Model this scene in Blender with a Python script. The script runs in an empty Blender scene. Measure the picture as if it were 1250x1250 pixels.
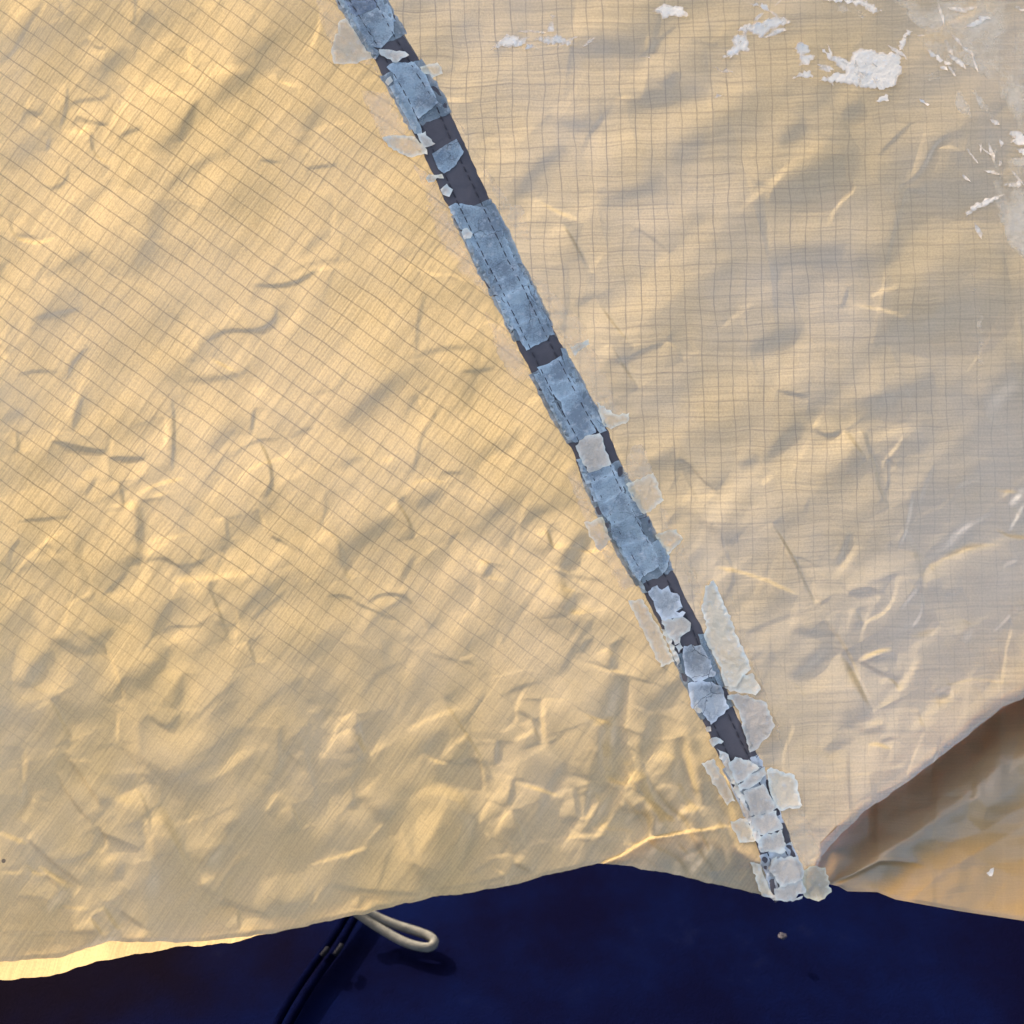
import bpy, math, random
import numpy as np
from mathutils import Matrix, Vector
from mathutils.geometry import delaunay_2d_cdt

random.seed(7)
rng = np.random.default_rng(11)
sc = bpy.context.scene
col = sc.collection

# ------------------------------------------------------------------ camera, world, sun, exposure
K = 0.4 / 1250.0            # metres per photo pixel on the fly's mean plane
D = 0.5                     # camera distance from that plane
PITCH = math.radians(35)    # the camera looks down this much; the hanging fly leans back to face it
UX = Vector((1, 0, 0))
UV_ = Vector((0, math.sin(PITCH), math.cos(PITCH)))       # up along the cloth
UW = Vector((0, -math.cos(PITCH), math.sin(PITCH)))       # cloth normal, towards the viewer
FLY = Matrix(((UX.x, UV_.x, UW.x, 0), (UX.y, UV_.y, UW.y, 0), (UX.z, UV_.z, UW.z, 0), (0, 0, 0, 1)))

cam_d = bpy.data.cameras.new('camera')
cam = bpy.data.objects.new('camera', cam_d)
col.objects.link(cam)
cam.matrix_world = FLY @ Matrix.Translation((0, 0, D))
cam_d.sensor_width = 36
cam_d.lens = 36 / (2 * 0.2 / D)
cam_d.clip_start = 0.01
cam_d.clip_end = 100
cam_d.dof.use_dof = True
cam_d.dof.focus_distance = D
cam_d.dof.aperture_fstop = 5.0
sc.camera = cam

SUN_P = Vector((-0.60, 0.76, -0.26)).normalized()         # towards the sun, cloth coordinates (behind, up, left)
sun_w = (FLY.to_3x3() @ SUN_P).normalized()
sun_el = math.asin(sun_w.z)
sun_az = math.atan2(sun_w.x, sun_w.y)

world = bpy.data.worlds.new('World')
sc.world = world
world.use_nodes = True
wn = world.node_tree.nodes
sky = wn.new('ShaderNodeTexSky')
sky.sky_type = 'NISHITA'
sky.sun_disc = False
sky.sun_elevation = sun_el
sky.sun_rotation = sun_az
sky.air_density = 0.6
sky.dust_density = 5.0
sky.ozone_density = 0.6
bg = wn['Background']
bg.inputs['Strength'].default_value = 0.15
world.node_tree.links.new(sky.outputs['Color'], bg.inputs['Color'])

sun_d = bpy.data.lights.new('sun', 'SUN')
sun_d.energy = 2.2
sun_d.angle = math.radians(0.5)
sun_d.color = (1.0, 0.95, 0.87)
sun = bpy.data.objects.new('sun', sun_d)
col.objects.link(sun)
sun.rotation_euler = (-sun_w).to_track_quat('-Z', 'Y').to_euler()

sc.view_settings.view_transform = 'Standard'
sc.view_settings.look = 'None'
sc.view_settings.gamma = 1
sc.view_settings.use_curve_mapping = False
sc.view_settings.exposure = 2.15
sc.cycles.max_bounces = 5
sc.cycles.diffuse_bounces = 3
sc.cycles.glossy_bounces = 2
sc.cycles.transparent_max_bounces = 10
sc.cycles.use_denoising = True
sc.cycles.use_adaptive_sampling = True
sc.cycles.adaptive_threshold = 0.025

# ------------------------------------------------------------------ material helpers
class NT:
    def __init__(self, name):
        self.m = bpy.data.materials.new(name)
        self.m.use_nodes = True
        self.t = self.m.node_tree
        self.t.nodes.clear()
        self.out = self.t.nodes.new('ShaderNodeOutputMaterial')
    def n(self, typ, **kw):
        nd = self.t.nodes.new(typ)
        for k, v in kw.items():
            setattr(nd, k, v)
        return nd
    def l(self, a, b):
        self.t.links.new(a, b)
    def val(self, sock, v):
        if hasattr(v, 'links') or hasattr(v, 'is_linked'):
            self.l(v, sock)
        else:
            sock.default_value = v
    def math(self, op, a, b=0.0, c=None, clamp=False):
        nd = self.n('ShaderNodeMath', operation=op)
        nd.use_clamp = clamp
        self.val(nd.inputs[0], a)
        self.val(nd.inputs[1], b)
        if c is not None:
            self.val(nd.inputs[2], c)
        return nd.outputs[0]
    def mix(self, f, a, b):
        nd = self.n('ShaderNodeMix', data_type='RGBA')
        self.val(nd.inputs[0], f)
        for s, v in ((nd.inputs[6], a), (nd.inputs[7], b)):
            if isinstance(v, (tuple, list)):
                s.default_value = (*v[:3], 1)
            else:
                self.l(v, s)
        return nd.outputs[2]
    def ramp(self, f, lo, hi):
        nd = self.n('ShaderNodeMapRange')
        nd.interpolation_type = 'SMOOTHSTEP'
        self.val(nd.inputs[0], f)
        nd.inputs[1].default_value = lo
        nd.inputs[2].default_value = hi
        return nd.outputs[0]
    def noise(self, vec, scale, detail=4, rough=0.5):
        nd = self.n('ShaderNodeTexNoise')
        if vec is not None:
            self.l(vec, nd.inputs['Vector'])
        nd.inputs['Scale'].default_value = scale
        nd.inputs['Detail'].default_value = detail
        nd.inputs['Roughness'].default_value = rough
        return nd.outputs['Fac']
    def scaled(self, vec, s):
        nd = self.n('ShaderNodeVectorMath', operation='MULTIPLY')
        self.l(vec, nd.inputs[0])
        nd.inputs[1].default_value = s
        return nd.outputs[0]
    def bump(self, h, strength, dist):
        nd = self.n('ShaderNodeBump')
        nd.inputs['Strength'].default_value = strength
        nd.inputs['Distance'].default_value = dist
        self.l(h, nd.inputs['Height'])
        return nd.outputs[0]

def mat_cloth(name, refl, trans, tmix=0.5, gloss=0.06, rough=0.42, grid=1.0, wk=1.0):
    """ripstop nylon: thick threads every cell stop the light that comes through; a thin coat on the face"""
    g = NT(name)
    uv = g.n('ShaderNodeUVMap').outputs[0]
    pos = g.n('ShaderNodeTexCoord').outputs['Object']
    sep = g.n('ShaderNodeSeparateXYZ'); g.l(uv, sep.inputs[0])
    u, v = sep.outputs[0], sep.outputs[1]
    def line(c, hw):
        f = g.math('FRACT', c)
        d = g.math('ABSOLUTE', g.math('SUBTRACT', f, 0.5))
        nd = g.n('ShaderNodeMapRange'); nd.interpolation_type = 'SMOOTHSTEP'
        g.l(d, nd.inputs[0])
        nd.inputs[1].default_value = hw * 1.5
        nd.inputs[2].default_value = hw * 0.4
        return nd.outputs[0]
    strong = line(v, 0.035)
    weak = line(u, 0.036)
    # threads come and go a little
    n2 = g.noise(g.scaled(uv, (1.0, 0.12, 1)), 2.0, 3)
    n3 = g.noise(g.scaled(uv, (0.1, 1.0, 1)), 2.3, 2)
    strong = g.math('MULTIPLY', strong, g.math('MULTIPLY_ADD', n3, 0.9, 0.3, clamp=True))
    weak = g.math('MULTIPLY', weak, g.math('MULTIPLY_ADD', n2, 1.6, -0.25, clamp=True))
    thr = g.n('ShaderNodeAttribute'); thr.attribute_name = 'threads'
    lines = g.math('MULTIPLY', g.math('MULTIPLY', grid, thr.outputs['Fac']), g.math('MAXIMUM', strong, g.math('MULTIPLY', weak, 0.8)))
    # fine weft streaks across the strong threads
    st = g.noise(g.scaled(uv, (7.5, 0.16, 1)), 1.0, 1, 0.6)
    st2 = g.noise(uv, 7.0, 2, 0.7)
    weave = g.math('ADD', g.math('MULTIPLY', st, 0.5), g.math('MULTIPLY', st2, 0.5))
    wv = g.math('MULTIPLY_ADD', g.ramp(weave, 0.36, 0.64), wk, 0.5 * (1 - wk))
    blot = g.noise(pos, 14, 4, 0.55)
    tcol = g.mix(wv, tuple(c * 0.80 for c in trans), tuple(min(1, c * 1.16) for c in trans))
    tcol = g.mix(g.math('MULTIPLY', lines, 0.92), tcol, (0.09, 0.05, 0.018))
    rcol = g.mix(g.math('MULTIPLY', blot, 0.5), refl, tuple(c * 0.86 for c in refl))
    rcol = g.mix(g.math('MULTIPLY', wv, 0.30), rcol, tuple(min(1, c * 1.35) for c in refl))
    rcol = g.mix(g.math('MULTIPLY', lines, 0.10), rcol, (0.12, 0.085, 0.05))
    # small specks of dirt
    vor = g.n('ShaderNodeTexVoronoi'); vor.inputs['Scale'].default_value = 26
    g.l(pos, vor.inputs['Vector'])
    speck = g.math('LESS_THAN', vor.outputs['Distance'], 0.022)
    vsep = g.n('ShaderNodeSeparateColor'); g.l(vor.outputs['Color'], vsep.inputs[0])
    speck = g.math('MULTIPLY', speck, g.math('GREATER_THAN', vsep.outputs[0], 0.45))
    rcol = g.mix(g.math('MULTIPLY', speck, 0.8), rcol, (0.05, 0.035, 0.025))
    tcol = g.mix(g.math('MULTIPLY', speck, 0.8), tcol, (0.05, 0.03, 0.02))
    nrm = g.bump(weave, 0.5, 0.0003)
    dif = g.n('ShaderNodeBsdfDiffuse'); g.l(rcol, dif.inputs['Color']); g.l(nrm, dif.inputs['Normal'])
    tra = g.n('ShaderNodeBsdfTranslucent'); g.l(tcol, tra.inputs['Color']); g.l(nrm, tra.inputs['Normal'])
    mx = g.n('ShaderNodeMixShader'); mx.inputs[0].default_value = tmix
    g.l(dif.outputs[0], mx.inputs[1]); g.l(tra.outputs[0], mx.inputs[2])
    gl = g.n('ShaderNodeBsdfGlossy'); gl.inputs['Roughness'].default_value = rough
    gl.inputs['Color'].default_value = (1, 1, 1, 1)
    g.l(nrm, gl.inputs['Normal'])
    mx2 = g.n('ShaderNodeMixShader')
    wear = g.noise(pos, 9, 5, 0.6)
    g.l(g.math('MULTIPLY', g.ramp(wear, 0.3, 0.7), gloss * 2), mx2.inputs[0])
    g.l(mx.outputs[0], mx2.inputs[1]); g.l(gl.outputs[0], mx2.inputs[2])
    g.l(mx2.outputs[0], g.out.inputs['Surface'])
    return g.m

def mat_film(name, colr, clear, cloud, gloss=0.08, rough=0.35, trans=0.35, dark=0.75, rimw=0.7, rimclear=-0.25, crack=0.0):
    """old seam tape: a clouded film; what lies below shows through the clearer spots"""
    g = NT(name)
    pos = g.n('ShaderNodeTexCoord').outputs['Object']
    n1 = g.noise(pos, 90, 5, 0.6)
    n2 = g.noise(pos, 420, 4, 0.7)
    n3 = g.noise(pos, 35, 2, 0.5)
    n4 = g.noise(pos, 1700, 2, 0.6)
    c = g.mix(g.ramp(g.math('ADD', n1, g.math('MULTIPLY_ADD', n4, 0.35, -0.175)), 0.36, 0.64), tuple(x * dark for x in colr), colr)
    c = g.mix(g.math('MULTIPLY', g.ramp(n2, 0.52, 0.72), 0.5), c, (0.88, 0.82, 0.72))
    rim = g.n('ShaderNodeAttribute'); rim.attribute_name = 'rim'
    rimf = g.math('MULTIPLY', rim.outputs['Fac'], g.ramp(n1, 0.25, 0.6))
    c = g.mix(g.math('MULTIPLY', rimf, rimw), c, tuple(min(1, x * 1.25 + 0.22) for x in colr))
    hgt = g.math('ADD', n1, g.math('MULTIPLY', n2, 0.6))
    nrm = g.bump(hgt, 1.0, 0.0007)
    dif = g.n('ShaderNodeBsdfDiffuse'); g.l(c, dif.inputs['Color']); g.l(nrm, dif.inputs['Normal'])
    tra = g.n('ShaderNodeBsdfTranslucent'); g.l(c, tra.inputs['Color']); g.l(nrm, tra.inputs['Normal'])
    m1 = g.n('ShaderNodeMixShader'); m1.inputs[0].default_value = trans
    g.l(dif.outputs[0], m1.inputs[1]); g.l(tra.outputs[0], m1.inputs[2])
    gl = g.n('ShaderNodeBsdfGlossy'); gl.inputs['Roughness'].default_value = rough
    g.l(nrm, gl.inputs['Normal'])
    m2 = g.n('ShaderNodeMixShader'); m2.inputs[0].default_value = gloss
    g.l(m1.outputs[0], m2.inputs[1]); g.l(gl.outputs[0], m2.inputs[2])
    tp = g.n('ShaderNodeBsdfTransparent')
    m3 = g.n('ShaderNodeMixShader')
    f = g.math('MULTIPLY_ADD', g.math('SUBTRACT', g.math('ADD', g.math('MULTIPLY', n1, 0.6), g.math('MULTIPLY', n3, 0.4)), 0.5), cloud * 2.5, g.math('MULTIPLY_ADD', rimf, rimclear, clear), clamp=True)
    if crack:
        vo = g.n('ShaderNodeTexVoronoi', feature='DISTANCE_TO_EDGE'); vo.inputs['Scale'].default_value = 95
        wv = g.n('ShaderNodeVectorMath', operation='MULTIPLY_ADD')
        nt = g.n('ShaderNodeTexNoise'); nt.inputs['Scale'].default_value = 260; g.l(pos, nt.inputs['Vector'])
        g.l(nt.outputs['Color'], wv.inputs[0]); wv.inputs[1].default_value = (.004, .004, .004); g.l(pos, wv.inputs[2])
        g.l(wv.outputs[0], vo.inputs['Vector'])
        ck = g.math('LESS_THAN', vo.outputs['Distance'], 0.016)
        f = g.math('MAXIMUM', f, g.math('MULTIPLY', ck, g.math('MULTIPLY', crack, g.ramp(n3, 0.52, 0.58))))
    g.l(f, m3.inputs[0])
    g.l(m2.outputs[0], m3.inputs[1]); g.l(tp.outputs[0], m3.inputs[2])
    g.l(m3.outputs[0], g.out.inputs['Surface'])
    return g.m

def mat_simple(name, c0, c1, scale, rough=0.6, bstr=0.4, bdist=0.0004, bscale=None, spec=0.3, stretch=(1, 1, 1)):
    g = NT(name)
    pos = g.scaled(g.n('ShaderNodeTexCoord').outputs['Object'], stretch)
    n1 = g.noise(pos, scale, 5, 0.6)
    n2 = g.noise(pos, bscale or scale * 6, 4, 0.6)
    p = g.n('ShaderNodeBsdfPrincipled')
    g.l(g.mix(g.ramp(n1, 0.3, 0.7), c0, c1), p.inputs['Base Color'])
    p.inputs['Roughness'].default_value = rough
    p.inputs['Specular IOR Level'].default_value = spec
    g.l(g.bump(n2, bstr, bdist), p.inputs['Normal'])
    g.l(p.outputs[0], g.out.inputs['Surface'])
    return g.m

M_FLY = mat_cloth('tan_ripstop', (0.442, 0.345, 0.178), (0.53, 0.376, 0.168), 0.40, 0.04)
M_FLYR = mat_cloth('hazed_tan_ripstop', (0.405, 0.350, 0.238), (0.49, 0.367, 0.185), 0.40, 0.06)
M_FLAP = mat_cloth('tan_ripstop_flap', (0.42, 0.31, 0.165), (0.60, 0.34, 0.075), 0.40, 0.04, grid=0.25, wk=0.35)  # browner copy of the cloth; part of the flap's shade is in its colour
M_SEAM = mat_simple('dark_seam_webbing', (0.075, 0.064, 0.062), (0.125, 0.104, 0.098), 40, 0.75, 0.5, 0.0003, 900)
M_STITCH = mat_simple('dark_thread', (0.035, 0.032, 0.035), (0.07, 0.06, 0.06), 800, 0.8)
M_BLUE = mat_film('clouded_tape', (0.52, 0.60, 0.57), 0.18, 0.9, 0.15, 0.3, 0.2, 0.36, 0.2, crack=0.5)
M_RIM = mat_film('thin_clouded_tape', (0.49, 0.56, 0.52), 0.25, 0.9, 0.14, 0.3, 0.25, 0.4, 0.2, crack=0.4)
M_WHITE = mat_film('white_peeling_tape', (0.88, 0.715, 0.50), 0.02, 0.2, 0.06, 0.4, 0.3, 0.78)
M_CREAM = mat_film('cream_tape', (1.0, 0.79, 0.48), 0.32, 0.9, 0.06, 0.35, 0.25, 0.88)
M_RESID = mat_film('adhesive_residue', (1.0, 0.88, 0.66), 0.72, 0.5, 0.04, 0.45, 0.5, 0.95, 0.0, 0.2)
M_GLINT = mat_film('pale_coating_glint', (1.0, 0.82, 0.58), -0.12, 0.45, 0.04, 0.3, 0.06, 0.98, 0.0, 0.7)
def mat_navy():
    g = NT('navy_nylon')
    p0 = g.n('ShaderNodeTexCoord').outputs['Object']
    a_, b_ = g.noise(p0, 7, 5, 0.6), g.noise(p0, 30, 5, 0.65)
    m = g.math('ADD', g.math('MULTIPLY', a_, 0.65), g.math('MULTIPLY', b_, 0.35))
    c = g.mix(g.ramp(m, 0.36, 0.64), (0.0016, 0.0016, 0.0075), (0.0016, 0.0032, 0.0180))
    ds = g.n('ShaderNodeVectorMath', operation='DISTANCE'); g.l(p0, ds.inputs[0]); ds.inputs[1].default_value = (-0.21, -0.03, GZ0)
    st = g.math('SUBTRACT', 1.0, g.ramp(g.math('ADD', ds.outputs['Value'], g.math('MULTIPLY_ADD', a_, 0.16, -0.08)), 0.05, 0.16))
    c = g.mix(g.math('MULTIPLY', st, 0.85), c, (0.0034, 0.0021, 0.0028))       # browner towards that end of the sheet
    c = g.mix(g.math('MULTIPLY', g.ramp(b_, 0.62, 0.78), 0.35), c, (0.008, 0.008, 0.014))
    p = g.n('ShaderNodeBsdfPrincipled'); g.l(c, p.inputs['Base Color']); p.inputs['Roughness'].default_value = 0.7; p.inputs['Specular IOR Level'].default_value = 0.0
    g.l(g.bump(g.noise(p0, 900, 3, 0.6), 0.5, 0.0006), p.inputs['Normal'])
    g.l(p.outputs[0], g.out.inputs['Surface'])
    return g.m
GZ0 = (625 - 1180) * K * math.cos(PITCH) - 0.030
M_NAVY = mat_navy()
M_CORD = mat_simple('navy_cord', (0.0006, 0.0008, 0.0042), (0.0009, 0.0013, 0.0075), 200, 0.9, 0.5, 0.0004, 900, 0.0)
M_BEAD = mat_simple('grey_cord_tip', (0.003, 0.003, 0.005), (0.005, 0.005, 0.007), 300, 0.8, 0.4, 0.0004, None, 0.05)
M_LOOP = mat_simple('white_elastic_cord', (0.10, 0.092, 0.075), (0.135, 0.125, 0.10), 300, 0.8, 0.5, 0.0004, 1200, 0.1)
M_LINT = mat_simple('grey_lint', (0.03, 0.025, 0.03), (0.05, 0.042, 0.045), 500, 0.9)

# ------------------------------------------------------------------ height field of the cloth (photo pixels)
X0, X1, Y0, Y1, ST = -260, 1510, -260, 1300, 1.5
NX, NY = int((X1 - X0) / ST) + 1, int((Y1 - Y0) / ST) + 1
gx = X0 + ST * np.arange(NX)
gy = Y0 + ST * np.arange(NY)
GX, GY = np.meshgrid(gx, gy)
S2 = np.array([SUN_P.x, -SUN_P.y]); S2 = S2 / np.linalg.norm(S2)   # sun in photo axes (y down)

def fnoise(wavelength, angle=0.0, aniso=1.0, seed=0, beta=1.0):
    """band-limited noise: main wavelength across, aniso times longer along `angle` (degrees, photo axes)"""
    r = np.random.default_rng(seed)
    w = r.standard_normal((NY, NX))
    F = np.fft.rfft2(w)
    fy = np.fft.fftfreq(NY, ST)[:, None]
    fx = np.fft.rfftfreq(NX, ST)[None, :]
    a = math.radians(angle)
    fl = (fx * math.cos(a) + fy * math.sin(a)) * aniso
    fc = -fx * math.sin(a) + fy * math.cos(a)
    f = np.sqrt(fl ** 2 + fc ** 2) * wavelength
    H = np.exp(-0.5 * (f / 1.0) ** 2) * f ** beta
    n = np.fft.irfft2(F * H, s=(NY, NX))
    return n / n.std()

def sstep(x, a, b):
    t = np.clip((x - a) / (b - a), 0, 1)
    return t * t * (3 - 2 * t)

# seam edges, traced down the length of the tape
SL = np.array([(240, -360), (413, 0), (457, 70), (477, 107), (505, 161), (534, 220), (548, 252), (580, 317), (602, 358), (651, 458), (672, 500), (694, 538), (722, 608), (751, 664), (784, 720), (812, 771), (830, 817), (864, 892), (908, 986), (946, 1097), (985, 1200)], float)
SR = np.array([(290, -360), (470, 0), (493, 43), (516, 82), (544, 125), (562, 169), (580, 207), (600, 248), (633, 320), (648, 345), (677, 407), (726, 500), (741, 526), (763, 584), (794, 643), (815, 687), (855, 767), (884, 841), (928, 932), (955, 1002), (978, 1063), (984, 1093), (1020, 1200)], float)
def xl(y): return np.interp(y, SL[:, 1], SL[:, 0])
def xr(y): return np.interp(y, SR[:, 1], SR[:, 0])
def xc(y): return 0.5 * (xl(y) + xr(y))

H = np.zeros((NY, NX))
# broad drape: the left half is taut, the right half swings round out of the sun
def drape(x, y):
    """slope of the cloth towards the sun side: how far each stretch turns to or from the light"""
    d = x - xc(y)
    g = 0.045 * np.exp(-((x - 380) / 420) ** 2 - ((y - 400) / 330) ** 2)
    g = g - 0.175 * sstep(y, 540, 1040) * (1 - sstep(d, -150, 100))
    g = g - 0.11 * sstep(d, 60, 600) - 0.055 * sstep(d, -60, 40)
    g = g - 0.05 * sstep(y, 450, 900) * sstep(d, -60, 100)
    g = g - 0.03 * sstep(-y, -120, 60) * sstep(x, 300, 900) - 0.03 * sstep(-x, -120, 60)
    g = g - 0.05 * np.exp(-((x - 1230) / 130) ** 2 - ((y - 520) / 150) ** 2)
    return g
cx_, cy_ = GX[::8, ::8], GY[::8, ::8]
al_ = (cx_ - 600) * S2[0] + (cy_ - 560) * S2[1]
acc_ = np.zeros_like(cx_)
for k_ in range(48):
    f_ = (k_ + .5) / 48
    acc_ += drape(cx_ - S2[0] * al_ * f_, cy_ - S2[1] * al_ * f_)
acc_ *= al_ / 48
ii_ = np.clip(np.arange(NX) / 8, 0, acc_.shape[1] - 1.001); jj_ = np.clip(np.arange(NY) / 8, 0, acc_.shape[0] - 1.001)
i_, j_ = ii_.astype(int), jj_.astype(int); fa_, fb_ = (ii_ - i_)[None, :], (jj_ - j_)[:, None]
H += (acc_[j_][:, i_] * (1 - fa_) + acc_[j_][:, i_ + 1] * fa_) * (1 - fb_) + (acc_[j_ + 1][:, i_] * (1 - fa_) + acc_[j_ + 1][:, i_ + 1] * fa_) * fb_
Hbase = H.copy()
# long soft folds running up to the right
band = fnoise(150, -30, 2.6, 3)
H += 1.0 * band * (0.55 + 0.45 * sstep(GX - xc(GY), -200, 300))
H += 0.3 * fnoise(70, -42, 2.4, 5) * (0.6 + 0.5 * sstep(GY, 200, 900))
# crumples
lowL = sstep(GY, 500, 1000) * (1 - sstep(GX - xc(GY), -100, 60))
crumple_mask = 0.35 + 0.65 * lowL + 0.25 * sstep(-GX, -330, 0)
crumple_mask *= 1 - 0.45 * sstep(GX - xc(GY), -20, 60) * (1 - sstep(GY, 550, 800))
for wl, amp, ang, sd in ((110, 0.35, -55, 21), (58, 0.15, 60, 22)):
    n = fnoise(wl, ang, 1.5, sd)
    H += amp * n * crumple_mask
H += 0.03 * fnoise(13, 0, 1.0, 31) * crumple_mask
# pulled cloth along the seam: short puckers square to the stitching
dist = GX - xc(GY)
pk = fnoise(26, -27, 3.0, 41)
H += 0.2 * pk * np.exp(-(np.abs(dist) / 75) ** 2)

def facets(spacing, slope, ang, aniso, seed, blur=1):
    """crumpled sheet: random heights joined by flat facets"""
    r = np.random.default_rng(seed)
    a = math.radians(ang); ca, sa = math.cos(a), math.sin(a)
    R_ = 1500
    na, nb = int(2 * R_ / (spacing * aniso)), int(2 * R_ / spacing)
    qa, qb = np.meshgrid(np.linspace(-R_, R_, na), np.linspace(-R_, R_, nb))
    qa = qa + 0.5 * spacing * aniso * (np.arange(nb)[:, None] % 2) + r.uniform(-.38, .38, qa.shape) * spacing * aniso
    qb = qb + r.uniform(-.38, .38, qb.shape) * spacing
    q = np.stack([qa.ravel(), qb.ravel()], -1)
    P = np.stack([625 + q[:, 0] * ca - q[:, 1] * sa, 500 + q[:, 0] * sa + q[:, 1] * ca], -1)
    m = (P[:, 0] > X0 - 150) & (P[:, 0] < X1 + 150) & (P[:, 1] > Y0 - 150) & (P[:, 1] < Y1 + 150)
    P, q = P[m], q[m]
    hv = np.clip(r.standard_normal(len(P)), -1.8, 1.8) * slope * spacing * 0.5
    vs, es, fs, *_ = delaunay_2d_cdt([Vector((x / 1.0, y / aniso)) for x, y in np.stack([q[:, 1], q[:, 0]], -1)], [], [], 0, 1e-6)
    out = np.zeros((NY, NX))
    for f in fs:
        if max(f) >= len(P): continue
        A_, B_, C_ = P[f[0]], P[f[1]], P[f[2]]
        det = (B_[1] - C_[1]) * (A_[0] - C_[0]) + (C_[0] - B_[0]) * (A_[1] - C_[1])
        if abs(det) < 1e-6: continue
        i0 = max(0, int((min(A_[0], B_[0], C_[0]) - X0) / ST)); i1 = min(NX, int((max(A_[0], B_[0], C_[0]) - X0) / ST) + 2)
        j0 = max(0, int((min(A_[1], B_[1], C_[1]) - Y0) / ST)); j1 = min(NY, int((max(A_[1], B_[1], C_[1]) - Y0) / ST) + 2)
        if i1 <= i0 or j1 <= j0: continue
        x, y = GX[j0:j1, i0:i1], GY[j0:j1, i0:i1]
        l1 = ((B_[1] - C_[1]) * (x - C_[0]) + (C_[0] - B_[0]) * (y - C_[1])) / det
        l2 = ((C_[1] - A_[1]) * (x - C_[0]) + (A_[0] - C_[0]) * (y - C_[1])) / det
        l3 = 1 - l1 - l2
        ins = (l1 >= -1e-6) & (l2 >= -1e-6) & (l3 >= -1e-6)
        v = l1 * hv[f[0]] + l2 * hv[f[1]] + l3 * hv[f[2]]
        o = out[j0:j1, i0:i1]; o[ins] = v[ins]
    for _ in range(blur):
        out[1:-1, 1:-1] = (out[1:-1, 1:-1] * 4 + out[:-2, 1:-1] + out[2:, 1:-1] + out[1:-1, :-2] + out[1:-1, 2:]) / 8
    return out
fmask = 0.36 + 0.50 * lowL + 0.35 * sstep(-GX, -330, 0) * (1 - lowL)
fmask *= 1 - 0.6 * sstep(GX - xc(GY), -20, 60) * (1 - sstep(GY, 500, 760))
def blur(F, n):
    for _ in range(n):
        F[1:-1, 1:-1] = (F[1:-1, 1:-1] * 4 + F[:-2, 1:-1] + F[2:, 1:-1] + F[1:-1, :-2] + F[1:-1, 2:]) / 8
    return F
def bil(F, px, py):
    fx = np.clip((px - X0) / ST, 0, NX - 1.001); fy = np.clip((py - Y0) / ST, 0, NY - 1.001)
    i, j = fx.astype(int), fy.astype(int); a, b = fx - i, fy - j
    return (F[j, i] * (1 - a) + F[j, i + 1] * a) * (1 - b) + (F[j + 1, i] * (1 - a) + F[j + 1, i + 1] * a) * b
wx, wy = GX + 7 * fnoise(90, 0, 1, 71, .6), GY + 7 * fnoise(90, 0, 1, 72, .6)
patchy = sstep(fnoise(190, 0, 1, 73), -.6, .9)
wx, wy = GX + 3 * fnoise(140, 0, 1, 71, .6), GY + 3 * fnoise(140, 0, 1, 72, .6)
H += bil(facets(150, .075, -55, 2.0, 85), wx, wy) * (0.6 + 0.4 * fmask)
H += bil(facets(84, .12, -68, 1.9, 83), wx, wy) * fmask * (0.4 + 0.8 * patchy)
H += bil(facets(50, .11, 42, 1.9, 84), wx, wy) * fmask * (0.2 + 0.9 * (1 - patchy))
H += bil(facets(32, .085, -40, 1.8, 82), wx, wy) * fmask * patchy

def crease(pts, slope=0.35, w=4.0, bright=False, ridge=False):
    """one crease along a polyline; its face looks away from the sun (dark line) or towards it (bright)"""
    P = np.array(pts, float)
    # smooth the polyline
    for _ in range(2):
        if len(P) > 2:
            q = [P[0]]
            for a, b in zip(P[:-1], P[1:]):
                q += [a * 0.75 + b * 0.25, a * 0.25 + b * 0.75]
            q.append(P[-1]); P = np.array(q)
    W = w * 5 + 8 if w > 4.5 else w * 9 + 12
    m = W * 2.4
    i0, i1 = np.searchsorted(gx, [P[:, 0].min() - m, P[:, 0].max() + m])
    j0, j1 = np.searchsorted(gy, [P[:, 1].min() - m, P[:, 1].max() + m])
    if i1 - i0 < 2 or j1 - j0 < 2:
        return
    x, y = GX[j0:j1, i0:i1], GY[j0:j1, i0:i1]
    best = np.full(x.shape, 1e9); sd = np.zeros(x.shape); tt = np.zeros(x.shape)
    seg = np.linalg.norm(np.diff(P, axis=0), axis=1); L = seg.sum(); acc = 0
    d_all = P[-1] - P[0]; nall = np.array([-d_all[1], d_all[0]]); nall /= (np.linalg.norm(nall) + 1e-9)
    sgn_all = 1.0 if nall @ S2 >= 0 else -1.0
    for k in range(len(P) - 1):
        a, b = P[k], P[k + 1]; v = b - a; ll = v @ v + 1e-9
        t = np.clip(((x - a[0]) * v[0] + (y - a[1]) * v[1]) / ll, 0, 1)
        dx, dy = x - a[0] - t * v[0], y - a[1] - t * v[1]
        d = np.hypot(dx, dy)
        up = d < best
        nn = np.array([-v[1], v[0]]) / math.sqrt(ll) * sgn_all
        s = dx * nn[0] + dy * nn[1]
        best = np.where(up, d, best); sd = np.where(up, np.sign(s) * d, sd)
        tt = np.where(up, (acc + t * seg[k]) / L, tt)
        acc += seg[k]
    taper = np.sin(np.pi * np.clip(tt, 0, 1)) ** 0.5
    eff = 1.0 / max(0.4, abs(nall @ S2))
    W = min(W, 0.5 * L + 5)
    A = slope * w * min(eff, 1.8) * (1.3 if w < 4.5 else 0.85)
    if ridge:
        h = A * np.exp(-np.abs(sd) / (w * 1.3)) * taper
    else:
        h = (1 if bright else -1) * A * np.tanh(sd / w) * np.exp(-(sd / W) ** 2) * taper
    H[j0:j1, i0:i1] += h

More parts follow.
